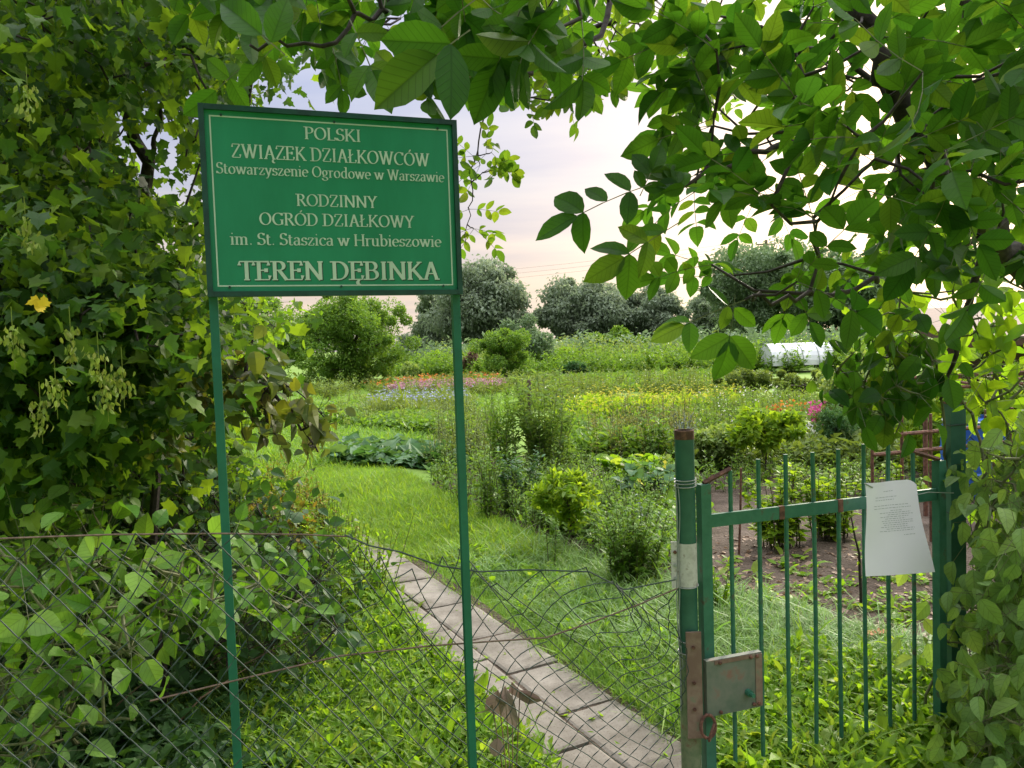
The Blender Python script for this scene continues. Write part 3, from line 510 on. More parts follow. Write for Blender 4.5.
stemmy('leek_plant', 'pale leek with thin silvery drooping leaves', 'plant', 636, 530, 36, 32, M['silver'], 9, .2, 6, kind='blade', W=2.2, el=20, curl=.9)
stemmy('lavender_plant', 'silvery lavender tuft showing over the round gate post', 'plant', 683, 470, 60, 30, M['silver'], 24, .07, 30, kind='diamond', W=.35, el=60)
stemmy('phlox_plant', 'pink flowering phlox above the gate bars', 'plant', 822, 448, 44, 26, M['midgreen'], 12, .07, 20, fl=(M['f_pink'], 90, .05))
stemmy('zinnia_plant', 'orange and red zinnias left of the pink phlox', 'plant', 790, 436, 30, 40, M['olive'], 16, .07, 16, fl=(M['f_orange'], 60, .05))
stemmy('daisy_plant', 'white daisies below the pink phlox', 'plant', 806, 458, 34, 30, M['paleleaf'], 14, .07, 18, fl=(M['f_white'], 40, .04))
stemmy('raspberry_cane', 'upright leafy cane right of the yellow green sapling', 'plant', 655, 470, 66, 46, M['midgreen'], 14, .09, 26, kind='mid')
stemmy('young_cherry', 'thin dark stemmed sapling seen through the gate below the paper', 'tree', 862, 606, 120, 44, M['yellowbush'], 1, .05, 22, kind='mid', stemmat='barkdark', sr=.012, low=.3)
stemmy('seedling', 'small bright seedling just left of the gate bars', 'plant', 722, 612, 56, 32, M['weed'], 6, .05, 16, kind='mid', W=1.2)
stemmy('seedling', 'thin upright seedling in front of the rowan sapling', 'plant', 552, 568, 56, 16, M['midgreen'], 3, .05, 18, kind='mid')
stemmy('seedling', 'pair of thin stalks near the bare soil by the sapling', 'plant', 600, 560, 50, 20, M['midgreen'], 3, .05, 16, kind='mid')
stemmy('sorrel_weed', 'rusty brown seed stalks standing in the grass right of the left sign pole', 'weeds', 318, 545, 52, 36, M['redweed'], 10, .025, 40, kind='diamond', stemmat='rust', sr=.002)
stemmy('sorrel_weed', 'second rusty seed stalk nearer the start of the slabs', 'weeds', 352, 560, 46, 30, M['redweed'], 8, .025, 36, kind='diamond', stemmat='rust', sr=.002)
bush('nettle_patch', 'yellow green nettle patch mottled with rusty leaves beside the left pole', 'weeds', 268, 600, 120, 150, M['redweed'], 6500, .05, 50, kind='mid', W=1.1, br=(.2, .34), tr=.006)
bush('nettle_patch', 'bright leafy undergrowth between the maple and the grass track', 'weeds', 235, 560, 110, 140, M['hazel'], 6500, .06, 50, kind='mid', W=1.1, br=(.2, .34), tr=.006)
# stakes
def stake(label, x0, y0, x1, y1, d, r=.018, name='garden_stake', mat='stake'):
    b = at(x0, y0, d); b[2] = 0; t = at(x1, y1, d) ; g = Geo(); g.tube([b - b, (t - b) * .5 + [.004, .003, 0], t - b], [r, r * .95, r * .85], 7)
    o = g.build(name, [M[mat]]); o.location = b; return setp(o, label, 'stake')
stake('grey wooden stake standing in the feathery clump', 531, 475, 529, 380, 9.4, .03)
stake('left leaning cane of the bean tripod by the sign pole', 480, 520, 496, 458, 8.0, .011)
stake('right leaning cane of the bean tripod by the sign pole', 502, 522, 490, 456, 8.1, .011)
stake('thin rusty rod stuck in the soil behind the gate bars', 739, 560, 741, 468, 5.6, .009, mat='rust')

# ------------------------------------------------------------------ climbing / near foliage grown on twigs
def grow(limbs, anchors, twigr=.0035, reach=None):
    """limbs: list of (points, radii). returns Geo of wood and, per anchor, its incoming direction"""
    g = Geo(); nodes = []
    for P, r in limbs:
        P = np.asarray(P, float); n = len(P); u = np.linspace(0, n - 1, (n - 1) * 6 + 1); Q = np.stack([np.interp(u, np.arange(n), P[:, j]) for j in range(3)], -1)
        k = np.ones(5) / 5
        if len(Q) > 6:
            Qs = Q.copy()
            for j in range(3): Qs[2:-2, j] = np.convolve(Q[:, j], k, 'valid')
            Q = Qs
        L_ = np.linalg.norm(Q[-1] - Q[0]); Q[1:-1] += rng.normal(0, .008 * L_, (len(Q) - 2, 3)); rr = np.interp(u, np.arange(n), np.linspace(r[0], r[1], n)); g.tube(Q, rr, 8); nodes.append(Q)
    nodes = np.vstack(nodes); A = np.asarray(anchors); d = np.linalg.norm(A[:, None] - nodes[None], axis=2).min(1); order = np.argsort(d)
    pool = list(nodes); dirs = np.zeros_like(A)
    for i in order:
        pn = np.array(pool); dd = np.linalg.norm(pn - A[i], axis=1) + .0; j = int(np.argmin(dd)); p = pn[j]; v = A[i] - p; ln = np.linalg.norm(v)
        mid = p + v * .5 + rng.normal(0, .06, 3) * ln + np.array([0, 0, -.05 * ln]); rr = twigr * (1 + min(2.0, ln * 2))
        g.tube([p, mid, A[i]], [rr * 1.4, rr * 1.1, rr * .8], 5, cap=False); dirs[i] = norm((A[i] - mid)[None])[0]; pool.append(A[i]); pool.append(mid)
    return g, dirs
def compound(lf, wd, O, D, Nn, Lr, size, pairs=3, kind='oval', W=1.0, mi=0):
    n = len(O); D = norm(D); B = norm(np.cross(Nn, D)); Nn = np.cross(D, B)
    def pt(t): return O + D * (Lr * t)[:, None] - Nn * (Lr * .22 * t * t)[:, None]
    ts = np.linspace(0, 1, 4)
    for a, b in zip(ts[:-1], ts[1:]): wd.segs(pt(np.full(n, a)), pt(np.full(n, b)), .0016, .0011, 3)
    for k in range(pairs):
        t = .30 + .62 * k / max(1, pairs - 1) if pairs > 1 else .6; p = pt(np.full(n, t)); sc = .62 + .38 * (k + 1) / pairs
        for s in (-1, 1):
            m = rng.uniform(0, 1, n) > .06; ang = np.radians(rng.normal(58, 9, n))[:, None]
            d = D * np.cos(ang) + s * B * np.sin(ang) - Nn * rng.normal(.12, .2, (n, 1)); nn = Nn + rng.normal(0, .28, (n, 3))
            lf.leaves(kind, p[m], d[m], nn[m], (size * sc * rng.uniform(.8, 1.15, n))[m], W=W, mi=mi)
    lf.leaves(kind, pt(np.ones(n)), D - Nn * rng.normal(.2, .2, (n, 1)), Nn + rng.normal(0, .2, (n, 3)), size * 1.12 * rng.uniform(.85, 1.15, n), W=W, mi=mi)
def anchors(specs):
    A = []
    for poly, n, d0, d1 in specs:
        pp = sample(poly, n); dd = rng.uniform(d0, d1, n); A += [at(x, y, d) for (x, y), d in zip(pp, dd)]
    return np.array(A)
def facing(P): v = CAM - P; return norm(v)

def walnut():
    base = at(1250, 700, 3.3); base[2] = 0
    o = empty('walnut_tree', base, 'overhanging walnut tree whose big leaflets frame the top and right of the view', 'tree')
    P = lambda *a: np.array([at(x, y, d) for x, y, d in a])
    crotch = at(1170, 330, 3.2)
    limbs = [(np.vstack([base[None], [base * .5 + crotch * .5 + [.04, 0, 0]], crotch[None]]), (.13, .10)),
             (P((1170, 330, 3.2), (1060, 285, 2.95), (985, 235, 2.7), (925, 150, 2.5), (885, 80, 2.4), (850, -20, 2.4), (800, -120, 2.5)), (.065, .014)),
             (P((1170, 330, 3.2), (1060, 120, 3.2), (900, -60, 3.2), (700, -120, 2.8), (520, -60, 2.5)), (.06, .014)),
             (P((890, 100, 2.4), (840, 125, 2.3), (760, 152, 2.1), (700, 177, 2.0), (655, 190, 1.95)), (.011, .004)),
             (P((985, 235, 2.7), (900, 262, 2.5), (850, 290, 2.3), (790, 300, 2.1), (745, 300, 2.0)), (.011, .004)),
             (P((925, 150, 2.5), (860, 60, 2.6), (790, 40, 2.5), (735, 20, 2.3)), (.012, .005)),
             (P((700, -120, 2.8), (640, -20, 2.4), (590, 40, 2.2), (520, 70, 2.0), (470, 60, 1.9)), (.012, .004)),
             (P((520, -60, 2.5), (400, -20, 1.9), (370, 15, 1.7), (320, 50, 1.6), (250, 45, 1.5)), (.008, .003)),
             (P((900, -60, 3.2), (780, -40, 4.2), (640, 0, 4.6), (560, 50, 4.7), (500, 100, 4.8)), (.03, .005)),
             (P((500, 60, 4.7), (482, 130, 4.6), (470, 190, 4.5), (466, 245, 4.5)), (.006, .002)),
             (P((985, 235, 2.7), (960, 330, 2.8), (940, 400, 2.9)), (.016, .005))]
    rachis = Geo(); near = Geo(); far = Geo()
    A = anchors([([(700, -30), (1080, -60), (1080, 270), (1000, 255), (930, 265), (880, 265), (800, 300), (740, 290), (700, 255), (660, 215), (700, 160), (700, 110), (760, 60)], 92, 1.75, 3.1),
                 ([(800, 20), (1080, -60), (1080, 300), (960, 250), (860, 200)], 26, 2.2, 3.6),
                 ([(690, -40), (760, 40), (700, 60), (690, 20)], 8, 1.9, 2.6)])
    A2 = anchors([([(200, -100), (660, -100), (640, 0), (560, 30), (500, 45), (460, 10), (440, -20), (300, -35), (200, -20)], 56, 1.5, 2.6), ([(300, 5), (540, 15), (520, 60), (300, 40)], 26, 2.2, 3.2)])
    A3 = anchors([([(450, 30), (660, 10), (655, 60), (600, 80), (560, 100), (510, 105), (470, 85)], 75, 4.0, 5.2),
                  ([(690, 30), (740, 20), (720, 110), (700, 110)], 14, 4.2, 5.0), ([(464, 130), (505, 140), (500, 180), (470, 170)], 6, 4.4, 4.7), ([(463, 205), (490, 215), (485, 235), (465, 235)], 3, 4.4, 4.6)])
    allA = np.vstack([A, A2, A3]); g, dirs = grow([(l[0] , l[1]) for l in limbs], allA, .0028)
    def emit(geo, A, dr, k, size, Lr, mi, seg=(.25)):
        for q in range(k):
            n = len(A); D = norm(dr * .5 + rng.normal(0, .5, (n, 3)) * [1, .5, .8] + np.array([-.3, 0, -.15])); Nn = norm(np.array([0, 0, .7]) + rng.normal(0, .4, (n, 3)) - 1.0 * facing(A))
            compound(geo, rachis, A, D, Nn, Lr * rng.uniform(.75, 1.2, n), size, 3, mi=mi)
    na, nb_ = len(A), len(A2)
    emit(near, A, dirs[:na], 2, .092, .19, 0); emit(near, A2, dirs[na:na + nb_], 2, .090, .17, 0); emit(far, A3, dirs[na + nb_:], 2, .075, .17, 0)
    # the sprays that stand out against the sky, one by one
    ex = [((652, 184, 1.92), (580, 206, 1.88), .108, 3), ((680, 222, 1.95), (630, 252, 1.9), .105, 3), ((735, 295, 2.0), (732, 338, 1.98), .105, 2), ((745, 300, 1.95), (690, 318, 1.9), .085, 2),
          ((775, 150, 2.1), (716, 152, 2.1), .09, 3), ((700, 60, 2.0), (690, 80, 2.0), .085, 2), ((690, 190, 1.95), (672, 178, 1.95), .08, 3), ((640, 196, 1.95), (652, 170, 1.95), .07, 2),
          ((470, 30, 1.35), (440, 50, 1.32), .115, 1), ((350, 20, 1.45), (370, 62, 1.42), .075, 2), ((285, 55, 1.4), (262, 35, 1.38), .09, 1), ((520, 10, 1.5), (500, 60, 1.5), .1, 2), ((560, 20, 1.7), (560, 48, 1.7), .09, 2),
          ((300, 20, 2.2), (262, 60, 2.2), .09, 2), ((330, 40, 2.3), (345, 85, 2.3), .08, 2), ((250, 60, 2.3), (215, 90, 2.3), .1, 1), ((560, 70, 2.1), (625, 85, 2.2), .055, 3), ((600, 60, 2.2), (590, 95, 2.2), .055, 3), ((800, 300, 2.1), (812, 322, 2.1), .085, 1), ((420, 95, 1.6), (395, 70, 1.6), .07, 1)]
    for a, b, sz, pr in ex:
        a = at(*a); b = at(*b); D = (b - a)[None]; Nn = facing(a)[None] + np.array([[.15, 0, .35]]) + rng.normal(0, .15, (1, 3))
        compound(near, rachis, a[None], D, Nn, np.array([np.linalg.norm(D)]), sz, pr)
    for geo, nm, mt in ((g, 'trunk', M['barkdark']), (near, 'crown', M['walnut']), (far, 'small_leaf_sprays', M['walnut_far']), (rachis, 'leaf_stalks', M['twig'])):
        geo.v = [v - base for v in geo.v]; geo.build(nm, [mt], o, smooth=(nm == 'trunk'))
walnut()

def leafy(name, label, cat, base, limbs, specs, mat, size, per, kind, W=1.0, droop=.4, tw=.003, spread=.09, wood='barkdark', lens=None, face=.3, extra=None, curl=.3, petiole=True, holes=None):
    o = empty(name, base, label, cat); A = anchors(specs)
    if holes:
        q_ = (A - CAM) @ CMn; X_ = 512 + F * q_[:, 0] / -q_[:, 2]; Y_ = 384 - F * q_[:, 1] / -q_[:, 2]; kk = np.ones(len(A), bool)
        for h_ in holes: kk &= ~(inpoly(h_, X_, Y_) & (rng.uniform(0, 1, len(A)) < .75))
        A = A[kk]
    g, dirs = grow(limbs, A, tw); n = len(A); lf = Geo()
    for k in range(per):
        P = A + rng.normal(0, spread, (n, 3)); D = norm(dirs * .4 + rng.normal(0, .6, (n, 3)) + np.array([0, 0, -droop])); Nn = norm(np.array([0, 0, .8]) + rng.normal(0, .5, (n, 3)) + face * facing(P))
        keep = P[:, 2] > .03
        if holes:
            q_ = (P - CAM) @ CMn; X_ = 512 + F * q_[:, 0] / -q_[:, 2]; Y_ = 384 - F * q_[:, 1] / -q_[:, 2]
            for h_ in holes: keep &= ~(inpoly(h_, X_, Y_) & (rng.uniform(0, 1, n) < .8))
        if petiole: g.segs(A[keep], P[keep], .0012, .0009, 3)
        lf.leaves(kind, P[keep], D[keep], Nn[keep], size * rng.uniform(.45, 1.35, n)[keep], W=W, curl=curl)
    for geo, nm, mt in ((g, 'branches', M[wood]), (lf, 'crown', mat)):
        geo.v = [v - base for v in geo.v]; geo.build(nm, [mt], o)
    return o, A
HOLES = [[(105, 115), (150, 98), (180, 140), (198, 190), (175, 212), (148, 185), (118, 165)], [(72, 205), (88, 200), (90, 225), (75, 228)], [(145, 235), (165, 228), (185, 245), (160, 262)], [(180, 100), (200, 80), (205, 110), (195, 130)], [(95, 290), (108, 284), (112, 300), (98, 304)], [(60, 160), (75, 158), (70, 176)], [(225, 70), (260, 60), (268, 90), (235, 96)], [(100, 60), (112, 52), (116, 70)]]
def PP(*a): return np.array([at(x, y, d) for x, y, d in a])
def gp(px, d): b = at(px, 500, d); b[2] = 0; return b

# left maple
b = gp(150, 4.2)
mo, _ = leafy('maple_tree', 'dark leafy maple with hanging seed clusters filling the left side', 'tree', b,
    [(np.vstack([b[None], PP((158, 420, 4.2), (165, 330, 4.1), (150, 180, 4.0), (118, 60, 3.9), (110, -60, 3.9))]), (.055, .02)),
     (PP((160, 300, 4.1), (205, 210, 4.0), (240, 130, 3.9), (262, 20, 3.8)), (.02, .008)), (PP((155, 240, 4.0), (80, 160, 3.5), (20, 60, 3.2), (-60, -20, 3.0)), (.02, .008)),
     (PP((160, 380, 4.2), (90, 370, 3.3), (20, 380, 2.9), (-40, 400, 2.7)), (.02, .006)), (PP((150, 180, 4.0), (150, 150, 3.9), (165, 110, 3.9), (160, 40, 3.8)), (.016, .006))],
    [([(-40, -40), (230, -40), (215, 110), (205, 170), (190, 190), (160, 110), (125, 110), (120, 180), (180, 200), (200, 260), (210, 330), (150, 430), (60, 470), (-40, 480)], 900, 2.7, 5.0),
     ([(-40, 260), (150, 280), (180, 330), (120, 420), (-40, 470)], 260, 2.5, 3.2), ([(150, 0), (300, 0), (260, 80), (200, 110)], 70, 3.2, 5.0)],
    M['maple'], .058, 22, 'maple', spread=.15, droop=.5, holes=HOLES, petiole=False)
for k, (x, y, d) in enumerate([(27, 85, 2.2), (25, 215, 2.15), (70, 325, 2.1), (98, 350, 2.1), (106, 378, 2.1), (55, 375, 2.1), (12, 325, 2.1), (40, 400, 2.1), (122, 365, 2.15)]):
    c = at(x, y, d); f = Geo(); n = 46; u = rng.uniform(0, 1, n); Q = c + np.c_[rng.normal(0, .013, (n, 2)), -u * .09]; f.segs([c + [0, 0, .05]], [c - [0, 0, .12]], .0012, .001, 3)
    f.leaves('mid', Q, np.c_[rng.normal(0, .35, (n, 2)), -np.ones(n)], rv(n), .02, W=1.0); f.v = [v - b for v in f.v]; f.build('seed_cluster', [M['seed']], mo)
for x, y in ((38, 298), (44, 306), (35, 309)): f = Geo(); c = at(x, y, 2.15); f.leaves('maple', c[None], rv(1) - [0, 0, .6], facing(c)[None] + rng.normal(0, .5, (1, 3)), .034); f.v = [v - b for v in f.v]; f.build('yellow_leaf', [M['yellow_leaf']], mo)
# second tree behind it
b = gp(60, 7.5)
leafy('hornbeam_tree', 'taller tree with lighter leaves standing behind the maple', 'tree', b,
    [(np.vstack([b[None], PP((60, 300, 7.5), (80, 100, 7.4), (60, -80, 7.4))]), (.09, .03)), (PP((70, 280, 7.5), (200, 260, 7.3), (255, 330, 7.0)), (.03, .01)), (PP((60, 360, 7.5), (-60, 300, 7)), (.03, .01))],
    [([(-60, -60), (140, -60), (115, 170), (195, 235), (260, 300), (250, 400), (100, 440), (-60, 440)], 620, 6.2, 8.5)], M['hazel'], .10, 14, 'broad', W=1.0, spread=.25, tw=.004, holes=HOLES, petiole=False)
b = gp(255, 5.4)
leafy('hazel_shrub', 'bright backlit shrub leaning out between the maple and the left sign pole', 'shrub', b,
    [(np.vstack([b[None], PP((200, 440, 5.2), (215, 370, 5.0), (250, 310, 4.8))]), (.02, .006)), (PP((205, 430, 5.2), (170, 340, 5.0), (180, 280, 5)), (.015, .005))],
    [([(160, 280), (270, 300), (275, 330), (245, 350), (225, 420), (200, 470), (120, 480), (120, 330)], 200, 4.2, 5.6), ([(120, 440), (225, 420), (230, 500), (90, 540)], 90, 3.8, 5.2)], M['hazel'], .068, 14, 'broad', W=1.0, spread=.11)
# elm bough
b = gp(150, 3.3)
leafy('elm_sapling', 'drooping elm bough with curled grey green leaves reaching past the left pole', 'tree', b,
    [(np.vstack([b[None], PP((150, 470, 3.3), (180, 370, 3.2), (215, 345, 3.1), (255, 375, 3.0), (290, 415, 2.95), (318, 452, 2.9))]), (.022, .003)), (PP((255, 375, 3.0), (290, 385, 3.0), (325, 418, 3.0)), (.004, .002)), (PP((215, 345, 3.1), (230, 390, 3.0), (245, 440, 3.0)), (.005, .002))],
    [([(215, 345), (260, 350), (300, 385), (335, 415), (330, 425), (300, 405), (325, 455), (320, 462), (285, 440), (262, 425), (250, 440), (240, 410)], 46, 2.8, 3.1), ([(130, 340), (215, 345), (230, 400), (180, 450), (130, 450)], 60, 2.9, 3.4)],
    M['elm'], .062, 5, 'broad', spread=.035, droop=.5, curl=.5)
# undergrowth near the fence
b = gp(60, 3.0)
leafy('bramble_thicket', 'bramble thicket with large pale veined leaves behind the left part of the fence', 'shrub', b,
    [(np.vstack([b[None], [b + [0, 0, .5]], [b + [.5, -.2, .9]], [b + [.9, -.3, .8]]]), (.012, .004)), (np.vstack([b[None], [b + [-.2, -.2, .5]], [b + [-.6, -.4, .8]]]), (.01, .004)), (np.vstack([b[None], [b + [.3, -.5, .4]], [b + [.6, -.7, .5]]]), (.01, .004))],
    [([(-40, 540), (200, 545), (290, 575), (270, 600), (150, 640), (80, 700), (40, 800), (-40, 800)], 150, 2.05, 3.2), ([(-40, 480), (110, 500), (180, 540), (320, 575), (300, 620), (-40, 600)], 110, 2.5, 4.0)],
    M['bramble'], .070, 5, 'broad', spread=.075, droop=.15, wood='twig', face=.25)
b = gp(40, 4.6)
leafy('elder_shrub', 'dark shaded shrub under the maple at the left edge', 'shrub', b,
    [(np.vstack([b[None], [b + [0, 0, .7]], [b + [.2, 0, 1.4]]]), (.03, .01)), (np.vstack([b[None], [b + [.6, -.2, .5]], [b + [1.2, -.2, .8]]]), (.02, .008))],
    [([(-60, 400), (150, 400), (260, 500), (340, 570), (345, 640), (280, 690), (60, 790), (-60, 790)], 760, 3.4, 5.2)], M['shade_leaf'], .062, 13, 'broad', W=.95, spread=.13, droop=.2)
# right-hand vine on the gate post
b = gp(985, 2.95)
leafy('hop_vine', 'climbing vine with large drooping leaves smothering the square gate post', 'vine', b,
    [(np.vstack([b[None], PP((985, 700, 2.9), (975, 560, 2.85), (990, 480, 2.85), (970, 400, 2.9), (940, 380, 2.8))]), (.010, .004)), (PP((975, 560, 2.85), (1000, 480, 2.7), (1060, 420, 2.7)), (.006, .003)), (PP((985, 700, 2.9), (1020, 600, 2.6), (1060, 560, 2.5)), (.008, .003))],
    [([(990, 570), (1015, 530), (1070, 500), (1070, 800), (985, 800), (974, 700)], 270, 2.35, 3.1), ([(905, 600), (950, 580), (965, 800), (925, 800), (905, 690)], 13, 2.85, 3.15), ([(985, 440), (1060, 420), (1060, 560), (980, 560)], 60, 2.6, 3.2)],
    M['vine'], .074, 6, 'broad', W=.8, spread=.065, droop=1.1, wood='twig', face=.6, curl=.35)
b = gp(1000, 3.4)
leafy('virginia_creeper', 'backlit light green creeper hanging over the top of the square post', 'vine', b,
    [(np.vstack([b[None], PP((1010, 560, 3.4), (1010, 400, 3.3), (960, 300, 3.2), (900, 290, 3.1))]), (.012, .004)), (PP((1010, 400, 3.3), (1080, 330, 3.3)), (.006, .003))],
    [([(880, 250), (1060, 230), (1060, 440), (990, 430), (960, 380), (930, 350), (890, 330)], 62, 2.9, 3.7), ([(1000, 440), (1060, 430), (1060, 600), (990, 560)], 40, 3.2, 3.9)],
    M['vine_lit'], .095, 5, 'broad', W=.85, spread=.07, droop=.5, wood='twig', face=.3)
b = gp(915, 2.98)
leafy('climbing_vine', 'dark drooping vine leaves dangling above the gate right of the flowers', 'vine', b,
    [(np.vstack([b[None], PP((948, 600, 3.0), (948, 420, 2.95), (930, 345, 2.8), (890, 350, 2.75), (862, 385, 2.75), (850, 425, 2.75))]), (.006, .003)), (PP((890, 350, 2.75), (905, 400, 2.75), (895, 440, 2.75)), (.004, .002)), (PP((930, 345, 2.8), (900, 310, 2.7), (860, 320, 2.6)), (.004, .002))],
    [([(835, 370), (870, 330), (935, 330), (935, 390), (905, 415), (885, 418), (870, 410), (850, 410), (840, 395)], 42, 2.6, 2.9)],
    M['walnut'], .075, 5, 'oval', W=1.2, spread=.045, droop=1.2, wood='twig', face=.5)

# ------------------------------------------------------------------ lettering (pen strokes with serifs)
def arc(cx, cy, rx, ry, a0, a1, n=14):
    a = np.radians(np.linspace(a0, a1, n)); return [(cx + rx * math.cos(t), cy + ry * math.sin(t)) for t in a]
S_ = .115  # serif half length
def glyph(c):
    """-> width, strokes [points], serifs [(x,y)]; cap height 1, x height .66"""
    X = .66
    def v(x, a=0, b=1): return [(x, a), (x, b)]
    g = {
     'I': (.38, [v(.19)], [(.19, 0), (.19, 1)]),
     'P': (.62, [v(.15), [(.15, .98)] + arc(.32, .735, .22, .245, 90, -90) + [(.15, .49)]], [(.15, 0), (.08, 1)]),
     'B': (.68, [v(.15), [(.15, .98)] + arc(.33, .75, .2, .23, 90, -90) + [(.15, .52)], [(.15, .52)] + arc(.35, .27, .23, .25, 90, -90) + [(.15, .02)]], [(.08, 0), (.08, 1)]),
     'R': (.70, [v(.15), [(.15, .98)] + arc(.32, .75, .2, .23, 90, -90) + [(.15, .52)], [(.33, .52), (.62, .0)]], [(.15, 0), (.08, 1), (.64, 0)]),
     'D': (.78, [v(.15), [(.15, .98)] + arc(.33, .5, .35, .48, 90, -90) + [(.15, .02)]], [(.08, 0), (.08, 1)]),
     'O': (.82, [arc(.41, .5, .33, .48, 0, 360, 28)], []),
     'C': (.74, [arc(.44, .5, .34, .48, 50, 310, 24), [(.66, .98), (.66, .76)]], []),
     'G': (.80, [arc(.44, .5, .34, .48, 52, 320, 24), [(.68, .98), (.68, .78)], v(.68, .06, .44)], [(.66, .45)]),
     'L': (.60, [v(.15), [(.15, .02), (.53, .02), (.55, .24)]], [(.15, 0), (.15, 1)]),
     'Ł': (.60, [v(.15), [(.15, .02), (.53, .02), (.55, .24)], [(.0, .38), (.36, .68)]], [(.15, 0), (.15, 1)]),
     'S': (.56, [arc(.28, .745, .19, .235, 30, 270, 16)[:-1] + arc(.28, .275, .22, .255, 90, -150, 16), [(.45, .97), (.45, .80)], [(.07, .02), (.07, .22)]], []),
     'K': (.74, [v(.15), [(.17, .42), (.60, .98)], [(.30, .56), (.66, .02)]], [(.15, 0), (.15, 1), (.58, 1), (.66, 0)]),
     'Z': (.64, [[(.08, .76), (.10, .98), (.56, .98)], [(.56, .96), (.07, .04)], [(.07, .02), (.56, .02), (.58, .25)]], []),
     'W': (1.06, [[(.10, 1), (.34, 0)], [(.34, 0), (.53, .96)], [(.53, .96), (.74, 0)], [(.74, 0), (.96, 1)]], [(.10, 1), (.53, 1), (.96, 1)]),
     'A': (.76, [[(.12, 0), (.38, 1)], [(.38, 1), (.64, 0)], [(.22, .34), (.55, .34)]], [(.12, 0), (.65, 0)]),
     'Ą': (.76, [[(.12, 0), (.38, 1)], [(.38, 1), (.64, 0)], [(.22, .34), (.55, .34)], [(.66, 0)] + arc(.68, -.14, .11, .12, 130, 290, 8)], [(.12, 0), (.65, 0)]),
     'E': (.64, [v(.15), [(.15, .98), (.53, .98), (.54, .78)], [(.15, .52), (.44, .52)], v(.44, .42, .62), [(.15, .02), (.55, .02), (.58, .24)]], [(.08, 0), (.08, 1)]),
     'Ę': (.64, [v(.15), [(.15, .98), (.53, .98), (.54, .78)], [(.15, .52), (.44, .52)], v(.44, .42, .62), [(.15, .02), (.55, .02), (.58, .24)], [(.42, 0)] + arc(.46, -.15, .11, .12, 130, 290, 8)], [(.08, 0), (.08, 1)]),
     'N': (.84, [v(.15), [(.13, 1), (.69, .0)], v(.69)], [(.15, 0), (.10, 1), (.69, 1)]),
     'T': (.68, [v(.34), [(.06, .78), (.07, .98), (.61, .98), (.62, .78)]], [(.34, 0)]),
     'Y': (.72, [[(.10, 1), (.36, .46)], [(.36, .46), (.62, 1)], v(.36, 0, .48)], [(.36, 0), (.10, 1), (.62, 1)]),
     'H': (.84, [v(.15), v(.69), [(.15, .51), (.69, .51)]], [(.15, 0), (.15, 1), (.69, 0), (.69, 1)]),
     'i': (.30, [v(.15, 0, X), [(.11, .90), (.19, .90)], [(.11, .94), (.19, .94)]], [(.15, 0), (.10, X)]),
     'm': (.94, [v(.15, 0, X), [(.15, .5)] + arc(.31, .48, .15, .17, 140, 0, 8) + [(.46, 0)], [(.46, .5)] + arc(.62, .48, .15, .17, 140, 0, 8) + [(.77, 0)]], [(.15, 0), (.10, X), (.46, 0), (.77, 0)]),
     'n': (.64, [v(.15, 0, X), [(.15, .5)] + arc(.32, .47, .16, .18, 140, 0, 8) + [(.48, 0)]], [(.15, 0), (.10, X), (.48, 0)]),
     'r': (.44, [v(.15, 0, X), [(.15, .44)] + arc(.31, .46, .14, .18, 150, 50, 6)], [(.15, 0), (.10, X)]),
     'u': (.64, [[(.14, X), (.14, .2)] + arc(.30, .2, .16, .18, 180, 330, 8), v(.48, 0, X)], [(.10, X), (.44, X), (.52, 0)]),
     't': (.38, [[(.15, .86), (.15, .14)] + arc(.27, .14, .12, .12, 180, 320, 6), [(.03, X), (.33, X)]], []),
     's': (.46, [arc(.23, .49, .14, .16, 30, 270, 10)[:-1] + arc(.23, .18, .16, .16, 90, -150, 10), v(.36, .5, .64), v(.07, .02, .16)], []),
     'o': (.60, [arc(.30, .33, .22, .32, 0, 360, 20)], []),
     'c': (.52, [arc(.31, .33, .22, .32, 45, 315, 16), v(.46, .48, .62)], []),
     'e': (.55, [arc(.29, .33, .21, .32, 5, 315, 18), [(.09, .36), (.50, .36)]], []),
     'a': (.54, [[(.10, .52)] + arc(.25, .49, .15, .16, 150, 0, 8) + [(.40, .1), (.47, .02)], arc(.23, .19, .15, .18, 60, 350, 12)], []),
     'w': (.86, [[(.08, X), (.27, 0)], [(.27, 0), (.43, .62)], [(.43, .62), (.60, 0)], [(.60, 0), (.78, X)]], [(.08, X), (.43, X), (.78, X)]),
     'z': (.50, [[(.06, .48), (.08, .64), (.42, .64)], [(.42, .63), (.06, .03)], [(.06, .02), (.42, .02), (.44, .18)]], []),
     'y': (.58, [[(.08, X), (.30, 0)], [(.50, X), (.30, 0), (.20, -.26), (.06, -.26)]], [(.08, X), (.50, X)]),
     'b': (.62, [v(.14, 0, 1.04), arc(.32, .33, .20, .32, 130, -130, 14)], [(.09, 1.04)]),
     'd': (.64, [v(.48, 0, 1.04), arc(.30, .33, .20, .32, 50, 310, 14)], [(.43, 1.04), (.53, 0)]),
     'g': (.58, [arc(.27, .42, .17, .23, 0, 360, 16), [(.38, .60), (.52, .64)], [(.16, .22), (.12, .08), (.40, .02)] + arc(.28, -.13, .21, .14, 50, -200, 12)], []),
     '.': (.28, [[(.10, .04), (.18, .04)], [(.10, .08), (.18, .08)]], []),
     ' ': (.30, [], []),
     'h': (.64, [v(.15, 0, 1.04), [(.15, .5)] + arc(.32, .47, .16, .18, 140, 0, 8) + [(.48, 0)]], [(.15, 0), (.10, 1.04), (.48, 0)]),
    }
    if c == 'Ó': w_, s_, f_ = g['O']; return w_, s_ + [[(.40, 1.07), (.52, 1.24)]], f_
    return g[c]
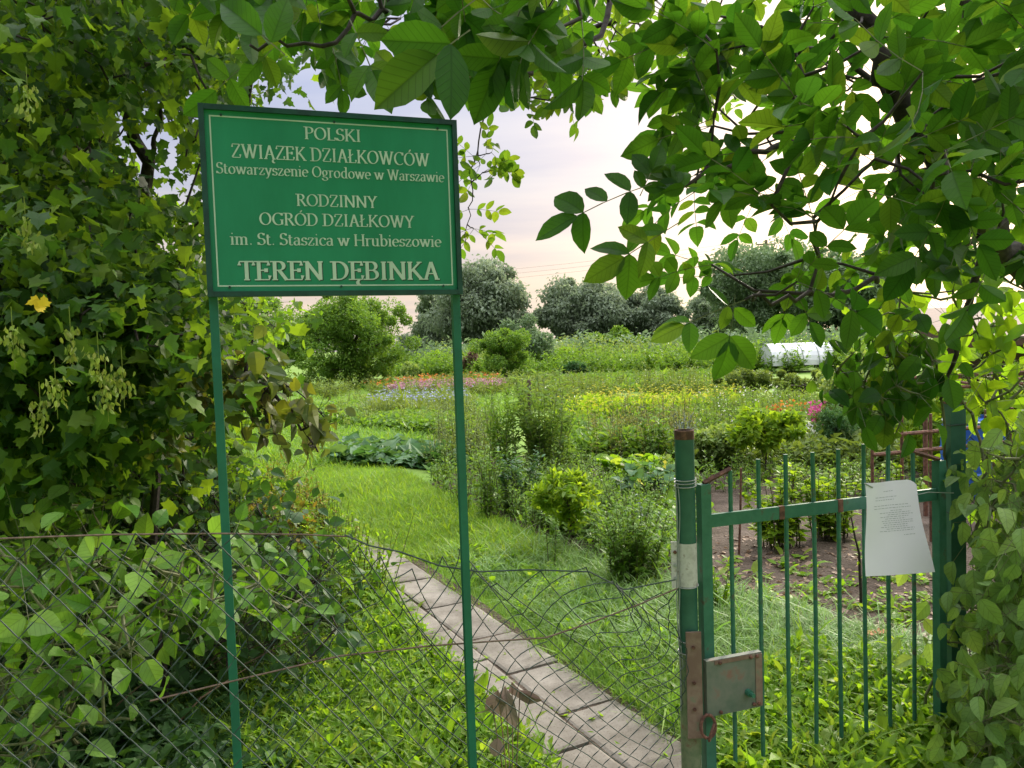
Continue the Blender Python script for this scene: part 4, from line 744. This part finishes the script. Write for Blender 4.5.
def textgeo(g, txt, org, ux, uz, nv, width, cap, off=(0, 0), lift=0.0, bold=1.0, mi=0):
    adv = [glyph(c)[0] for c in txt]; tot = sum(adv); sx = width / tot; x = 0; nib = np.array([math.cos(R(14)), math.sin(R(14))]); k = 0
    for c, a in zip(txt, adv):
        _, strokes, ser = glyph(c); sl = [np.array(s, float) for s in strokes] + [np.array([(p - S_, q + (.018 if q < .3 else -.018)), (p + S_, q + (.018 if q < .3 else -.018))]) for p, q in ser]
        for s in sl:
            if len(s) < 2: continue
            T = np.gradient(s, axis=0) if len(s) > 2 else np.repeat((s[1] - s[0])[None], 2, 0); T /= np.linalg.norm(T, axis=1, keepdims=True) + 1e-9
            hw = np.maximum(.028, .068 * np.abs(T[:, 0] * nib[1] - T[:, 1] * nib[0])) * bold; Np = np.c_[-T[:, 1], T[:, 0]]
            Lf = s + Np * hw[:, None]; Rt = s - Np * hw[:, None]; P2 = np.empty((2 * len(s), 2)); P2[0::2] = Lf; P2[1::2] = Rt
            P2 = P2 * [sx, cap] + [x * sx, 0] + np.array(off); V = org + P2[:, :1] * ux + P2[:, 1:] * uz + nv * (lift + .00004 * (k % 12)); k += 1
            i = np.arange(len(s) - 1) * 2; g.add(V, [np.stack([i, i + 1, i + 3, i + 2], -1)], mi=mi)
        x += a

# ------------------------------------------------------------------ the sign
def sign():
    dl, dr = 1.93, 2.145
    pl = at(204, 200, dl); pr = at(457.5, 205, dr); bl = pl.copy(); bl[2] = 0; br = pr.copy(); br[2] = 0
    o = empty('garden_sign', (bl + br) / 2, 'green allotment sign with pale serif lettering on two thin green poles', 'sign'); org = (bl + br) / 2
    ux = norm((br - bl)[None])[0]; nv = np.array([ux[1], -ux[0], 0]); uz = np.array([0, 0, 1.]); ax = [ux, nv, uz]
    zt = at(200, 104, dl)[2]; zb = at(212, 297, dl)[2]; Wd = np.linalg.norm(br - bl) + .006; H = zt - zb; c = (bl + br) / 2 - org; mid = c + uz * (zt + zb) / 2
    g = Geo(); g.box(mid, (Wd - .022, .004, H - .022), ax); g.build('sign_panel', [M['signgreen']], o)
    g = Geo(); t = .013
    for sx in (-1, 1): g.box(mid + ux * sx * (Wd / 2 - t / 2) , (t, .024, H), ax)
    for sz in (-1, 1): g.box(mid + uz * sz * (H / 2 - t / 2) , (Wd - 2 * t - .0004, .0225, t), ax)
    g.build('sign_frame', [M['framegreen']], o)
    g = Geo(); iw, ih, lw = Wd - .052, H - .054, .0034; q = mid + nv * .0026
    for sx in (-1, 1): g.box(q + ux * sx * iw / 2, (lw, .0006, ih + lw), ax)
    for sz in (-1, 1): g.box(q + uz * sz * ih / 2, (iw - lw - .0002, .0006, lw), ax)
    g.build('border_line', [M['letter']], o)
    for b_, sd_ in ((bl, 1), (br, -1)):
        g = Geo(); p = b_ - org + ux * sd_ * .009 - nv * .0245; g.box(p + uz * (zt - .01) / 2, (.021, .021, zt - .01), ax); g.build('pole', [M['pole']], o)
    for uu in (-.42, 0, .42):
        for vv in (-1, 1): g = Geo(); p = mid + ux * uu * Wd + uz * vv * (H / 2 - .024) + nv * .002; g.tube([p, p + nv * .003], .0032, 8); g.build('screw', [M['framegreen']], o)
    lines = [('POLSKI', 304, 361, .118, .066, 0), ('ZWIĄZEK DZIAŁKOWCÓW', 231, 429, .232, .072, 0), ('Stowarzyszenie Ogrodowe w Warszawie', 216, 444, .325, .058, 0), ('RODZINNY', 296, 377, .480, .064, 0),
             ('OGRÓD DZIAŁKOWY', 259, 414, .585, .066, 0), ('im. St. Staszica w Hrubieszowie', 230, 441, .693, .064, 0), ('TEREN DĘBINKA', 238, 439, .862, .100, 1)]
    for txt, x0, x1, v, cap, sh in lines:
        tl = mid - ux * Wd / 2 + uz * H / 2
        def U(x):  # picture column -> distance along the board
            for_ = np.linspace(-.1, 1.1, 400); P = np.array([0, 0, 0]) ; best = None
            ys = org[None] + (tl[None] + for_[:, None] * Wd * ux - uz * v * H); d = (ys - CAM) @ CMn; pxs = 512 + F * d[:, 0] / -d[:, 2]
            return np.interp(x, pxs, for_) * Wd
        a0, a1 = U(x0), U(x1); cp = cap * H; o3 = tl + ux * a0 - uz * (v * H + cp / 2) + nv * .0024; g = Geo()
        if sh:
            g2 = Geo(); textgeo(g2, txt, o3, ux, uz, nv, a1 - a0, cp, off=(.0022, -.0022), bold=1.25); g2.build('letter_edge', [M['lettershadow']], o)
        textgeo(g, txt, o3, ux, uz, nv, a1 - a0, cp, lift=.0007, bold=1.15 if sh else 1.0); g.build('lettering', [M['letter']], o)
sign()

# ------------------------------------------------------------------ gate, posts
GL, GR = at(704, 520, 2.58), at(939, 487, 2.90); GLb = GL.copy(); GLb[2] = 0; GRb = GR.copy(); GRb[2] = 0
gx = norm((GRb - GLb)[None])[0]; gn = np.array([gx[1], -gx[0], 0]); GZ = np.array([0, 0, 1.]); GAX = [gx, gn, GZ]; GW = np.linalg.norm(GRb - GLb)
def gate():
    o = empty('garden_gate', GLb, 'green painted iron gate of thin vertical bars standing closed', 'gate'); ztop = at(704, 484, 2.58)[2]; zr = at(712, 521, 2.58)[2]; zlow = .03
    for s, x in ((0, 0), (1, GW)):
        g = Geo(); w_ = .038 if s == 0 else .034; g.box(gx * x + GZ * (ztop + .08) / 2, (w_, .034, ztop - .08), GAX); g.build('stile', [M['gatepaint']], o)
    for z, nm in ((zr, 'top_rail'), (zlow, 'bottom_rail')):
        g = Geo(); g.box(gx * GW / 2 + GZ * z + gn * .003, (GW - .04, .012, .044), GAX); g.build(nm, [M['gatepaint']], o)
    n = 9; sp = GW / n; tops = [.042, .065, .073, .072, .075, .085, .083, .075]
    for k in range(1, n):
        x = sp * k; h = ztop + (tops[k - 1] if 1 < k < n - 1 else .035); bend = rng.normal(0, .004); g = Geo(); zz = np.linspace(.12, h, 60 if True else 2)
        P = gx * x + GZ * zz[:, None] - gn * .012 + gx * (bend * np.sin(zz * 2.5))[:, None]; r = .0072 + .0011 * (np.arange(60) % 2); g.tube(P, r, 7); g.build('bar', [M['gatepaint']], o)
    for x0, x1 in ((0, sp), (GW, GW - sp)):
        g = Geo(); a = gx * x0 + GZ * (ztop + .003); b_ = gx * x1 + GZ * (ztop + .04) - gn * .012; g.tube([a, b_], .009, 4); g.build('corner_brace', [M['rust']], o)
    # clamps of darker bare metal on the rail
    for x in (.30, .545):
        g = Geo(); g.box(gx * x * GW + GZ * zr + gn * .0035, (.022, .0135, .0455), GAX); g.build('rail_clamp', [M['rust']], o)
    # lock box
    zc = at(722, 680, 2.58)[2]; lk = Geo(); lk.box(gx * .068 + GZ * zc + gn * .050, (.215, .02, .19), GAX); l = lk.build('lock_box', [M['lockplate']], o)
    lk = Geo(); lk.box(gx * .163 + GZ * zc + gn * .0615, (.026, .003, .18), GAX); lk.box(gx * .07 + GZ * (zc + .086) + gn * .0608, (.158, .0025, .014), GAX); lk.build('rusty_edge', [M['lockrust']], l)
    for dx, dz in ((.01, .084), (.13, .084), (.155, .084), (.01, -.084), (.14, -.08), (.16, -.08)):
        lk = Geo(); p = gx * dx + GZ * (zc + dz) + gn * .0625; lk.tube([p, p + gn * .005, p + gn * .007], [.0062, .0062, .003], 8); lk.build('bolt', [M['rust']], l)
    lk = Geo(); p = gx * .118 + GZ * (zc - .035) + gn * .059; lk.tube([p, p + gn * .018], .012, 12); lk.tube([p + gn * .018, p + gn * .035], [.0075, .0075], 10); lk.build('key_barrel', [M['gatepaint']], l)
gate()
def ringpts(c, a, b_, r1, r2, n=20): t = np.linspace(0, 2 * np.pi, n); return c + np.cos(t)[:, None] * a * r1 + np.sin(t)[:, None] * b_ * r2
def posts():
    p = at(686, 520, 2.56); p[2] = 0; ztop = at(682, 430, 2.56)[2]; o = empty('round_gate_post', p, 'round green steel gate post with a whitewashed band and rusty top', 'post'); r = .032
    g = Geo(); z = np.array([0, ztop * .3, ztop * .6, ztop - .03]); g.tube(np.c_[np.zeros((4, 2)), z], r, 20, cap=False); g.build('tube', [M['postpaint']], o, smooth=True)
    g = Geo(); zz = np.array([ztop - .03, ztop, ztop, ztop - .03]); g.tube(np.c_[np.zeros((4, 2)), zz], [r + .0006, r + .0006, r - .005, r - .006], 20, cap=False); g.build('rusty_rim', [M['rust']], o)
    za, zb = at(682, 585, 2.56)[2], at(682, 542, 2.56)[2]
    g = Geo(); g.tube([[0, 0, za], [0, 0, zb]], r + .0015, 20, cap=False); g.build('white_band', [M['whitepatch']], o, smooth=True)
    g = Geo(); g.box((-.042, -.012, (za + zb) / 2), (.026, .006, zb - za + .01)); l = g.build('white_bracket', [M['whitepatch']], o)
    for k in (.2, .5, .8):
        g = Geo(); q = np.array([-.043, -.0155, za + (zb - za) * k]); g.tube([q, q + [0, -.004, 0]], .006, 8); g.build('bolt', [M['rust'] if k > .5 else M['greywire']], l)
    zc = at(700, 650, 2.56)[2]
    g = Geo(); g.tube([[0, 0, .02], [0, 0, zc + .0]], r + .0012, 20, cap=False); g.build('grimy_base', [M['postgrime']], o, smooth=True)
    # strike plate fixed to the post beside the lock
    g = Geo(); g.box((.006, -.045, zc - .10), (.05, .008, .36)); l = g.build('strike_plate', [M['lockrust']], o)
    for k in (.02, -.10, -.19): g = Geo(); q = np.array([.004, -.0495, zc + k + .01]); g.tube([q, q + [0, -.005, 0]], .006, 8); g.build('bolt', [M['rust']], l)
    g = Geo(); c = np.array([.045, -.06, zc - .235]); g.tube(ringpts(c, np.array([1., .3, 0]), np.array([0, .2, 1.]), .026, .036), .0055, 6, cap=False)
    g.tube(ringpts(c + [.012, 0, -.02], np.array([.5, 1, 0]), np.array([.3, 0, 1.]), .022, .026), .0045, 6, cap=False); g.build('chain_ring', [M['rust']], o)
    g = Geo(); zt = at(682, 482, 2.56)[2]; u = np.linspace(0, 1, 24)[:, None]
    P = np.c_[-.036 + .004 * np.sin(u * 9), -.014 + 0 * u, zt - u * (zt - .35)]; g.tube(P, .0022, 5); P2 = P + [.006, -.006, 0] + np.c_[.003 * np.sin(u * 17), 0 * u, 0 * u]; g.tube(P2[:20], .0018, 5)
    for z_ in (zt, zt - .012, zt + .01, za, zc + .04, zc): g.tube(ringpts(np.array([0, 0, z_]), np.array([1., 0, .05]), np.array([0, 1., .06]), r + .0035, r + .0035, 24), .0018, 5, cap=False)
    g.build('binding_wire', [M['greywire']], o)
    # square post
    p = at(955, 520, 2.97); p[2] = 0; zt = at(952, 404, 2.97)[2]; o = empty('square_gate_post', p, 'square green steel gate post wrapped in vine leaves', 'post')
    g = Geo(); a = np.array([1., 0, 0]); g.box((0, 0, zt / 2), (.058, .05, zt)); g.build('shaft', [M['postpaint']], o)
    g = Geo(); g.box((0, 0, zt + .004), (.061, .053, .007)); g.build('cap', [M['rust']], o)
    for z_ in (zt - .08, zt - .42): g = Geo(); g.tube(np.array([[-.033, -.028, z_], [.033, -.028, z_ + .004], [.033, .028, z_], [-.033, .028, z_], [-.033, -.028, z_]]), .002, 5); g.build('binding_wire', [M['wire']], o)
posts()

# paper notice, hung from the rail
def paper():
    a = at(860, 482, 2.745); b_ = at(914, 478, 2.80); c = at(862, 575, 2.73); d = at(932, 571, 2.80); nu, nvv = 14, 18; V = []
    for j in range(nvv + 1):
        for i in range(nu + 1):
            u, v = i / nu, j / nvv; P = (a * (1 - u) + b_ * u) * (1 - v) + (c * (1 - u) + d * u) * v
            bow = .012 * math.sin(u * 3.0 + 1.0) * (1 - .5 * v) + .006 * math.sin(u * 9 + v * 4) * (1 - v) ** 2 + .004 * math.sin(v * 6 + u * 2); P = P - gn * 0 + gn * (bow + .014); P = P - GZ * (.022 * max(0, (u - .8) / .2) ** 1.5 * (1 - v)); V.append(P)
    V = np.array(V); org = V[0].copy(); V -= org; g = Geo(); m = nu + 1
    f = [[j * m + i, (j + 1) * m + i, (j + 1) * m + i + 1, j * m + i + 1] for j in range(nvv) for i in range(nu)]; g.add(np.vstack([V, V - gn * .0004]), [f, [[q[3] + len(V), q[2] + len(V), q[1] + len(V), q[0] + len(V)] for q in f]])
    o = empty('paper_notice', org, 'white sheet of paper with small faded lines of print hung on the gate', 'notice'); g.build('sheet', [M['paper']], o, smooth=True)
    G3 = V.reshape(nvv + 1, m, 3)
    def pt(u, v):
        x = u * nu; y = v * nvv; i = min(int(x), nu - 1); j = min(int(y), nvv - 1); x -= i; y -= j
        return (G3[j, i] * (1 - x) + G3[j, i + 1] * x) * (1 - y) + (G3[j + 1, i] * (1 - x) + G3[j + 1, i + 1] * x) * y + gn * .0012
    g = Geo()
    rows = [(.10, .3, .5), (.16, .14, .55), (.19, .14, .5), (.25, .12, .75), (.28, .12, .8)] + [(.31 + .022 * k, .42 - .2 * abs(math.sin(k * 1.7)), .62 + .22 * abs(math.sin(k * 2.3))) for k in range(11)] + [(.58, .62, .82)]
    for v, u0, u1 in rows:
        u = u0
        while u < u1:
            wd = rng.uniform(.02, .06); h = .0042; q = [pt(u, v), pt(min(u + wd, u1), v), pt(min(u + wd, u1), v + h), pt(u, v + h)]; g.add(q, [[[0, 3, 2, 1]]]); u += wd + .014
    g.build('print_lines', [M['ink']], o)
    g = Geo(); g.tube([pt(0, .0) - gx * .004, pt(.1, -.0 + .06) + GZ * .004], .0025, 5); g.build('clip', [M['greywire']], o); g = Geo(); g.tube([pt(.99, .12), pt(.99, .12) + gx * .05 + GZ * .004, pt(.99, .12) + gx * .17 - GZ * .01], .0017, 5); g.build('string', [M['greywire']], o)
paper()

# ------------------------------------------------------------------ chain-link fences
def chainlink(name, label, A, B, topf, pitch=.076, wr=.0017, zbase=.03, torn=None, rail=None, hz=.95):
    A = np.array(A, float); B = np.array(B, float); Lh = np.linalg.norm(B - A); ux = (B - A) / Lh; nn = np.array([ux[1], -ux[0], 0]); o = empty(name, A, label, 'fence')
    g = Geo(); nw = int(Lh / (pitch / 2)); rows = int(hz / (pitch / 2)); ph = rng.uniform(0, 6, 6)
    def warp(s, t):  # s metres along, t 0..1 up
        h = topf(s); amp = torn(s) if torn else 0.0; w_ = t ** 3 * amp
        z = zbase + (h - zbase) * (t - .16 * amp * (t ** 2) * (1 - t) * 2)
        ss = s + .016 * np.sin(s * 5 + t * 9 + ph[3]) + .022 * np.sin(s * 7 + t * 5 + ph[0]) * (.4 + 1.6 * w_) + .05 * w_ * np.sin(t * 21 + s * 15 + ph[1]); z = z + .014 * np.sin(s * 9 + ph[2] + t * 8) * t + .008 * np.sin(s * 17 + t * 11) + .03 * w_ * np.sin(s * 23 + t * 17 + ph[3])
        y = .02 * np.sin(s * 4 + t * 3 + ph[4]) + .05 * w_ * np.sin(s * 11 + t * 13 + ph[5])
        return np.array(ux)[None] * ss[:, None] + nn[None] * y[:, None] + np.array([0, 0, 1.])[None] * z[:, None]
    for k in range(nw + 1):
        j = np.arange(rows + 1); s = (k + (j % 2) * 1.0 * (1 if k % 2 == 0 else 1)) * (pitch / 2) ; s = (k + np.where((j + 0) % 2 == 0, 0, 1)) * (pitch / 2) if k % 2 == 0 else None
        if s is None: continue
        for off in (0, 1):   # neighbouring wires zig against each other
            s2 = (k + np.where(j % 2 == off, 0, 1) + (0 if off == 0 else 1) - (0 if off == 0 else 0)) * (pitch / 2) if off == 0 else (k + 1 + np.where(j % 2 == 0, 0, 1)) * (pitch / 2)
            if off == 1: s2 = (k + np.where(j % 2 == 0, 0, -1)) * (pitch / 2)
            s2 = np.clip(s2, 0, Lh); t = j / rows; tt = np.linspace(0, rows, rows * 3 + 1); sf = np.interp(tt, j, s2); P = warp(sf, tt / rows); P += nn * (.0022 * np.cos(np.pi * tt) * (1 if off else -1))[:, None]
            g.tube(P, wr, 5, cap=False)
    g.build('wire_mesh', [M['wire']], o)
    if rail is not None:
        for pts, r_, m_ in rail: g = Geo(); g.tube(np.array(pts) - A, r_, 5); g.build('tension_wire', [M[m_]], o)
    return o
fa = at(-120, 545, 1.62); fa[2] = 0; fb = at(676, 600, 2.50); fb[2] = 0; FL = np.linalg.norm(fb - fa); fu = (fb - fa) / FL
def s_at(px):  # column -> metres along the fence line
    r = ray(px, 600)[:2]; M2 = np.array([[r[0], -fu[0]], [r[1], -fu[1]]]); return np.linalg.solve(M2, fa[:2])[1]
def z_at(px, py): s = s_at(px); d = (fa + fu * s)[1]; return at(px, py, d)[2]
tp = [(-120, 545), (0, 541), (160, 533), (300, 532), (345, 534), (380, 548), (430, 563), (470, 572), (530, 571), (590, 573), (630, 592), (672, 592)]
ts = np.array([s_at(x) for x, y in tp]); tz = np.array([z_at(x, y) for x, y in tp])
def fp(px, py, o=.0): s = s_at(px); q = fa + fu * s; q = at(px, py, q[1]); return q + np.array([fu[1], -fu[0], 0]) * o
rust1 = [fp(x, y, .006) for x, y in [(150, 700), (250, 676), (340, 655), (430, 645), (500, 640), (545, 637), (590, 622), (640, 603), (676, 588)]]
rust2 = [fp(x, y, .006) for x, y in [(-120, 540), (0, 538), (110, 534), (220, 533), (300, 534), (345, 536)]]
top3 = [fp(x, y, -.004) for x, y in [(345, 535), (370, 546), (400, 552), (440, 566), (480, 572), (530, 570), (590, 572), (625, 590), (676, 580)]]
chainlink('wire_fence', 'sagging torn chain link fence between the sign poles and the round gate post', fa, fb, lambda s: np.interp(s, ts, tz), torn=lambda s: np.interp(s, [s_at(330), s_at(430), s_at(600), s_at(676)], [0, 1, 1, .5]),
          rail=[(rust1, .0026, 'wirerust'), (rust2, .0024, 'wirerust'), (top3, .0024, 'wire')])
ra = at(968, 520, 3.0); ra[2] = 0; rb = at(1130, 520, 3.0); rb[2] = 0
chainlink('wire_fence', 'chain link fence overgrown by vine right of the square post', ra, rb, lambda s: np.interp(s, [0, 1], [1.2, 1.2]), hz=1.2)

# ------------------------------------------------------------------ structures further back
def railing():
    a = at(872, 432, 5.6); a[2] = 0; b_ = at(1110, 430, 6.4); b_[2] = 0; o = empty('rusty_railing', a, 'rusty iron railing behind the square gate post', 'railing'); v = b_ - a; u = v / np.linalg.norm(v); Lr = np.linalg.norm(v)
    for py in (434, 452):
        z = at(900, py, 5.7)[2]; g = Geo(); g.tube([GZ * z, v + GZ * z], .016, 6); g.build('rail', [M['rust']], o)
    for k in range(10): g = Geo(); h = .98; g.tube([u * Lr * k / 9, u * Lr * k / 9 + GZ * h], .012, 6); g.build('upright', [M['rust']], o)
    z2 = at(900, 398, 5.7)[2]
    a = at(900, 396, 6.6); a[2] = 0; b_ = at(1110, 380, 6.6); b_[2] = 0; o = empty('rusty_pergola', a, 'rusty iron pergola frame above the railing in front of the yellow green bush', 'frame'); v = b_ - a
    zz = at(960, 388, 6.6)[2]
    for dz, dy in ((0, 0), (.10, 0), (.02, .9)): g = Geo(); g.tube([GZ * (zz + dz) + [0, dy, 0], v + GZ * (zz + dz + .03) + [0, dy, 0]], .016, 6); g.build('beam', [M['rust']], o)
    for t in (.12, .45, .8):
        g = Geo(); g.tube([v * t, v * t + GZ * (zz + .1)], .02, 6); g.build('upright', [M['rust']], o); g = Geo(); g.tube([v * t + GZ * zz, v * t + GZ * (zz + .03) + np.array([0, .9, 0])], .014, 6); g.build('beam', [M['rust']], o)
railing()
def barrel(px, py_top, d, mat, label):
    c = at(px, 450, d); c[2] = 0; o = empty('plastic_barrel', c, label, 'barrel', ); h = at(px, py_top, d)[2]; zz = np.array([0, .03, .05, .3, .32, .34, .6, .62, .64, .9, .95, 1]) * h; rr = np.array([.26, .27, .28, .285, .295, .285, .285, .295, .285, .28, .25, .24])
    g = Geo(); g.tube(np.c_[np.zeros((12, 2)), zz], rr, 24); g.build('body', [mat], o); g = Geo(); g.tube([[.1, 0, h], [.1, 0, h + .03]], .035, 10); g.build('bung', [mat], o)
    g = Geo(); g.tube(ringpts(np.array([0, 0, h - .02]), np.array([1., 0, 0]), np.array([0, 1., 0]), .262, .262, 24), .012, 6); g.build('hoop', [M['white'] if mat == M['blue'] else mat], o)
barrel(974, 418, 7.4, M['blue'], 'bright blue plastic barrel just right of the square gate post')
barrel(1008, 424, 7.7, M['darkblue'], 'dark blue plastic barrel at the right edge behind the railing')
def shed():
    a = at(1010, 350, 10.5); a[2] = 0; o = empty('garden_shed', a + [1.0, 0, 0], 'brown garden shed with a low dark roof at the right edge', 'shed'); zt = at(1000, 338, 10.5)[2]
    g = Geo(); g.box((0.3, .9, zt / 2), (2.6, 1.8, zt)); g.build('wall', [M['brown']], o)
    g = Geo(); V = np.array([[-1.9, -.35, zt + .02], [2.6, -.35, zt + .02], [2.6, 2.1, zt + .5], [-1.9, 2.1, zt + .5]]); V = np.vstack([V, V - [0, 0, .12]]); g.add(V, [[[0, 1, 2, 3], [7, 6, 5, 4], [0, 4, 5, 1], [1, 5, 6, 2], [2, 6, 7, 3], [3, 7, 4, 0]]]); g.build('roof', [M['brown']], o)
    g = Geo(); g.box((.2, -.01, .95), (.8, .03, 1.8)); dd = g.build('door', [M['brown']], o); g = Geo(); g.tube([[.5, -.05, .95], [.5, -.05, 1.1]], .012, 6); g.build('handle', [M['rust']], dd)
shed()
def hut(px, py, wpx, hpx, d, wall, roof, label):
    c = at(px, py, d); c[2] = 0; s = d / F; o = empty('garden_hut', c, label, 'hut'); W_ = wpx * s; H_ = hpx * s + .3; g = Geo(); g.box((0, 1, H_ * .3), (W_ * .9, 2, H_ * .6)); g.build('wall', [wall], o)
    g = Geo(); h0 = H_ * .6; V = np.array([[-W_ / 2, -.2, h0], [W_ / 2, -.2, h0], [W_ / 2, 1, H_], [-W_ / 2, 1, H_], [W_ / 2, 2.2, h0], [-W_ / 2, 2.2, h0]]); g.add(V, [[[0, 1, 2, 3], [3, 2, 4, 5]], [[0, 3, 5], [1, 4, 2]]]); g.build('roof', [roof], o)
    g = Geo(); g.box((0, -.02, H_ * .28), (W_ * .22, .06, H_ * .46)); g.build('door', [M['brown']], o)
hut(661, 362, 14, 20, 60, M['redroof'], M['redroof'], 'tiny hut with a red roof below the grey willows')
hut(690, 360, 22, 18, 58, M['redroof'], M['white'], 'tiny hut with a pale roof and reddish wall')
def tunnel():
    c = at(796, 372, 34); c[2] = 0; o = empty('polytunnel', c, 'white polythene tunnel greenhouse beyond the hedge', 'greenhouse'); W_ = 2.7; rr = .95; a = np.linspace(0, np.pi, 15); g = Geo(); pr = np.c_[np.cos(a) * rr, np.sin(a) * rr * 1.0 + .32]
    xs = np.linspace(-W_ / 2, W_ / 2, 9); V = np.array([[x, p[0], p[1]] for x in xs for p in pr]); i = np.arange(8)[:, None] * 15; j = np.arange(14)[None]; f = np.stack([i + j, i + j + 1, i + 15 + j + 1, i + 15 + j], -1).reshape(-1, 4)
    g.add(V, [f, np.arange(15)[None], (np.arange(15) + 8 * 15)[::-1][None]]); g.build('cover', [M['white']], o, smooth=False)
    for x in xs[::2]: g = Geo(); g.tube([[x, p[0] * 1.012, .32 + (p[1] - .32) * 1.012] for p in pr], .02, 5); g.build('hoop', [M['greywire']], o)
tunnel()
def upole():
    c = at(767, 300, 75); c[2] = 0; zt = at(767, 240, 75)[2]; o = empty('utility_pole', c, 'distant grey utility pole seen through the walnut leaves', 'pole'); g = Geo(); g.tube([[0, 0, 0], [0, 0, zt]], [.22, .15], 8); g.build('shaft', [M['stake']], o)
    g = Geo(); g.box((0, 0, zt - .4), (1.8, .12, .12)); g.build('crossarm', [M['stake']], o)
    for k, dx in enumerate((-.8, 0, .8)): g = Geo(); u = np.linspace(0, 1, 20)[:, None]; e1 = np.array([-95, 12, -.6]); P = np.array([dx, 0, zt - .3]) + e1 * u + np.array([0, 0, -2.2]) * (4 * u * (1 - u)) + [0, 0, .5 * (k - 1)]; g.tube(P, .009, 4); g.build('power_line', [M['rust']], o)
upole()
def bits():
    p = at(878, 640, 4.3); p = G(876, 642); g = Geo(); g.box((0, 0, .03), (.12, .06, .05), [[.95, .3, 0], [-.3, .95, 0], [0, 0, 1]]); g.box((.05, .05, .02), (.06, .05, .035), [[.7, .7, .1], [-.7, .7, 0], [0, -.1, 1]]); o = g.build('brick_piece', [M['brick']]); o.location = p; setp(o, 'broken orange brick lying on the soil behind the gate', 'brick')
    # withered dock leaves by the right sign pole
    c = at(505, 765, 2.45); c[2] = 0; o = empty('withered_dock', c, 'withered brown dock leaves standing by the right sign pole', 'plant'); g = Geo(); t = Geo(); q = at(508, 705, 2.45) - c
    for k, (x, y, ln, dx, dz) in enumerate([(498, 690, .13, -.25, -1), (512, 682, .12, .3, -1), (505, 686, .15, .05, -1), (492, 705, .08, -.5, -1), (520, 690, .09, .7, -.8)]):
        a = at(x, y, 2.42) - c; t.tube([[0, 0, 0], a * .5 + [.01, 0, 0], a], .002, 5); g.leaves('mid', a[None], np.array([[dx, -.15, dz]]), np.array([[rng.normal(0, .8), -1, rng.normal(0, .4)]]), ln, W=1.1, curl=.9)
    g.leaves('broad', np.array([at(498, 738, 2.4) - c]), np.array([[-.2, 0, -1.]]), np.array([[0, -1., 0]]), .07, W=.9); t.build('stems', [M['dry']], o); g.build('leaves', [leafmat('withered_leaf', [(.22, .15, .135), (.32, .24, .21)], trans=.15, veins=6, tcol=(1, 1, 1))], o)
    p = G(60, 700); g = Geo()
    for k in range(9): a = G(rng.uniform(60, 230), rng.uniform(690, 760)); b_ = a + np.array([rng.uniform(.2, .6), rng.uniform(-.1, .3), rng.uniform(.05, .35)]); g.tube([a - p, (a + b_) / 2 - p + [0, 0, .04], b_ - p], [.005, .004, .002], 5)
    o = g.build('dead_sticks', [M['dry']]); o.location = p; setp(o, 'tangle of dry brown sticks behind the fence at the bottom left', 'sticks', kind='stuff')
bits()
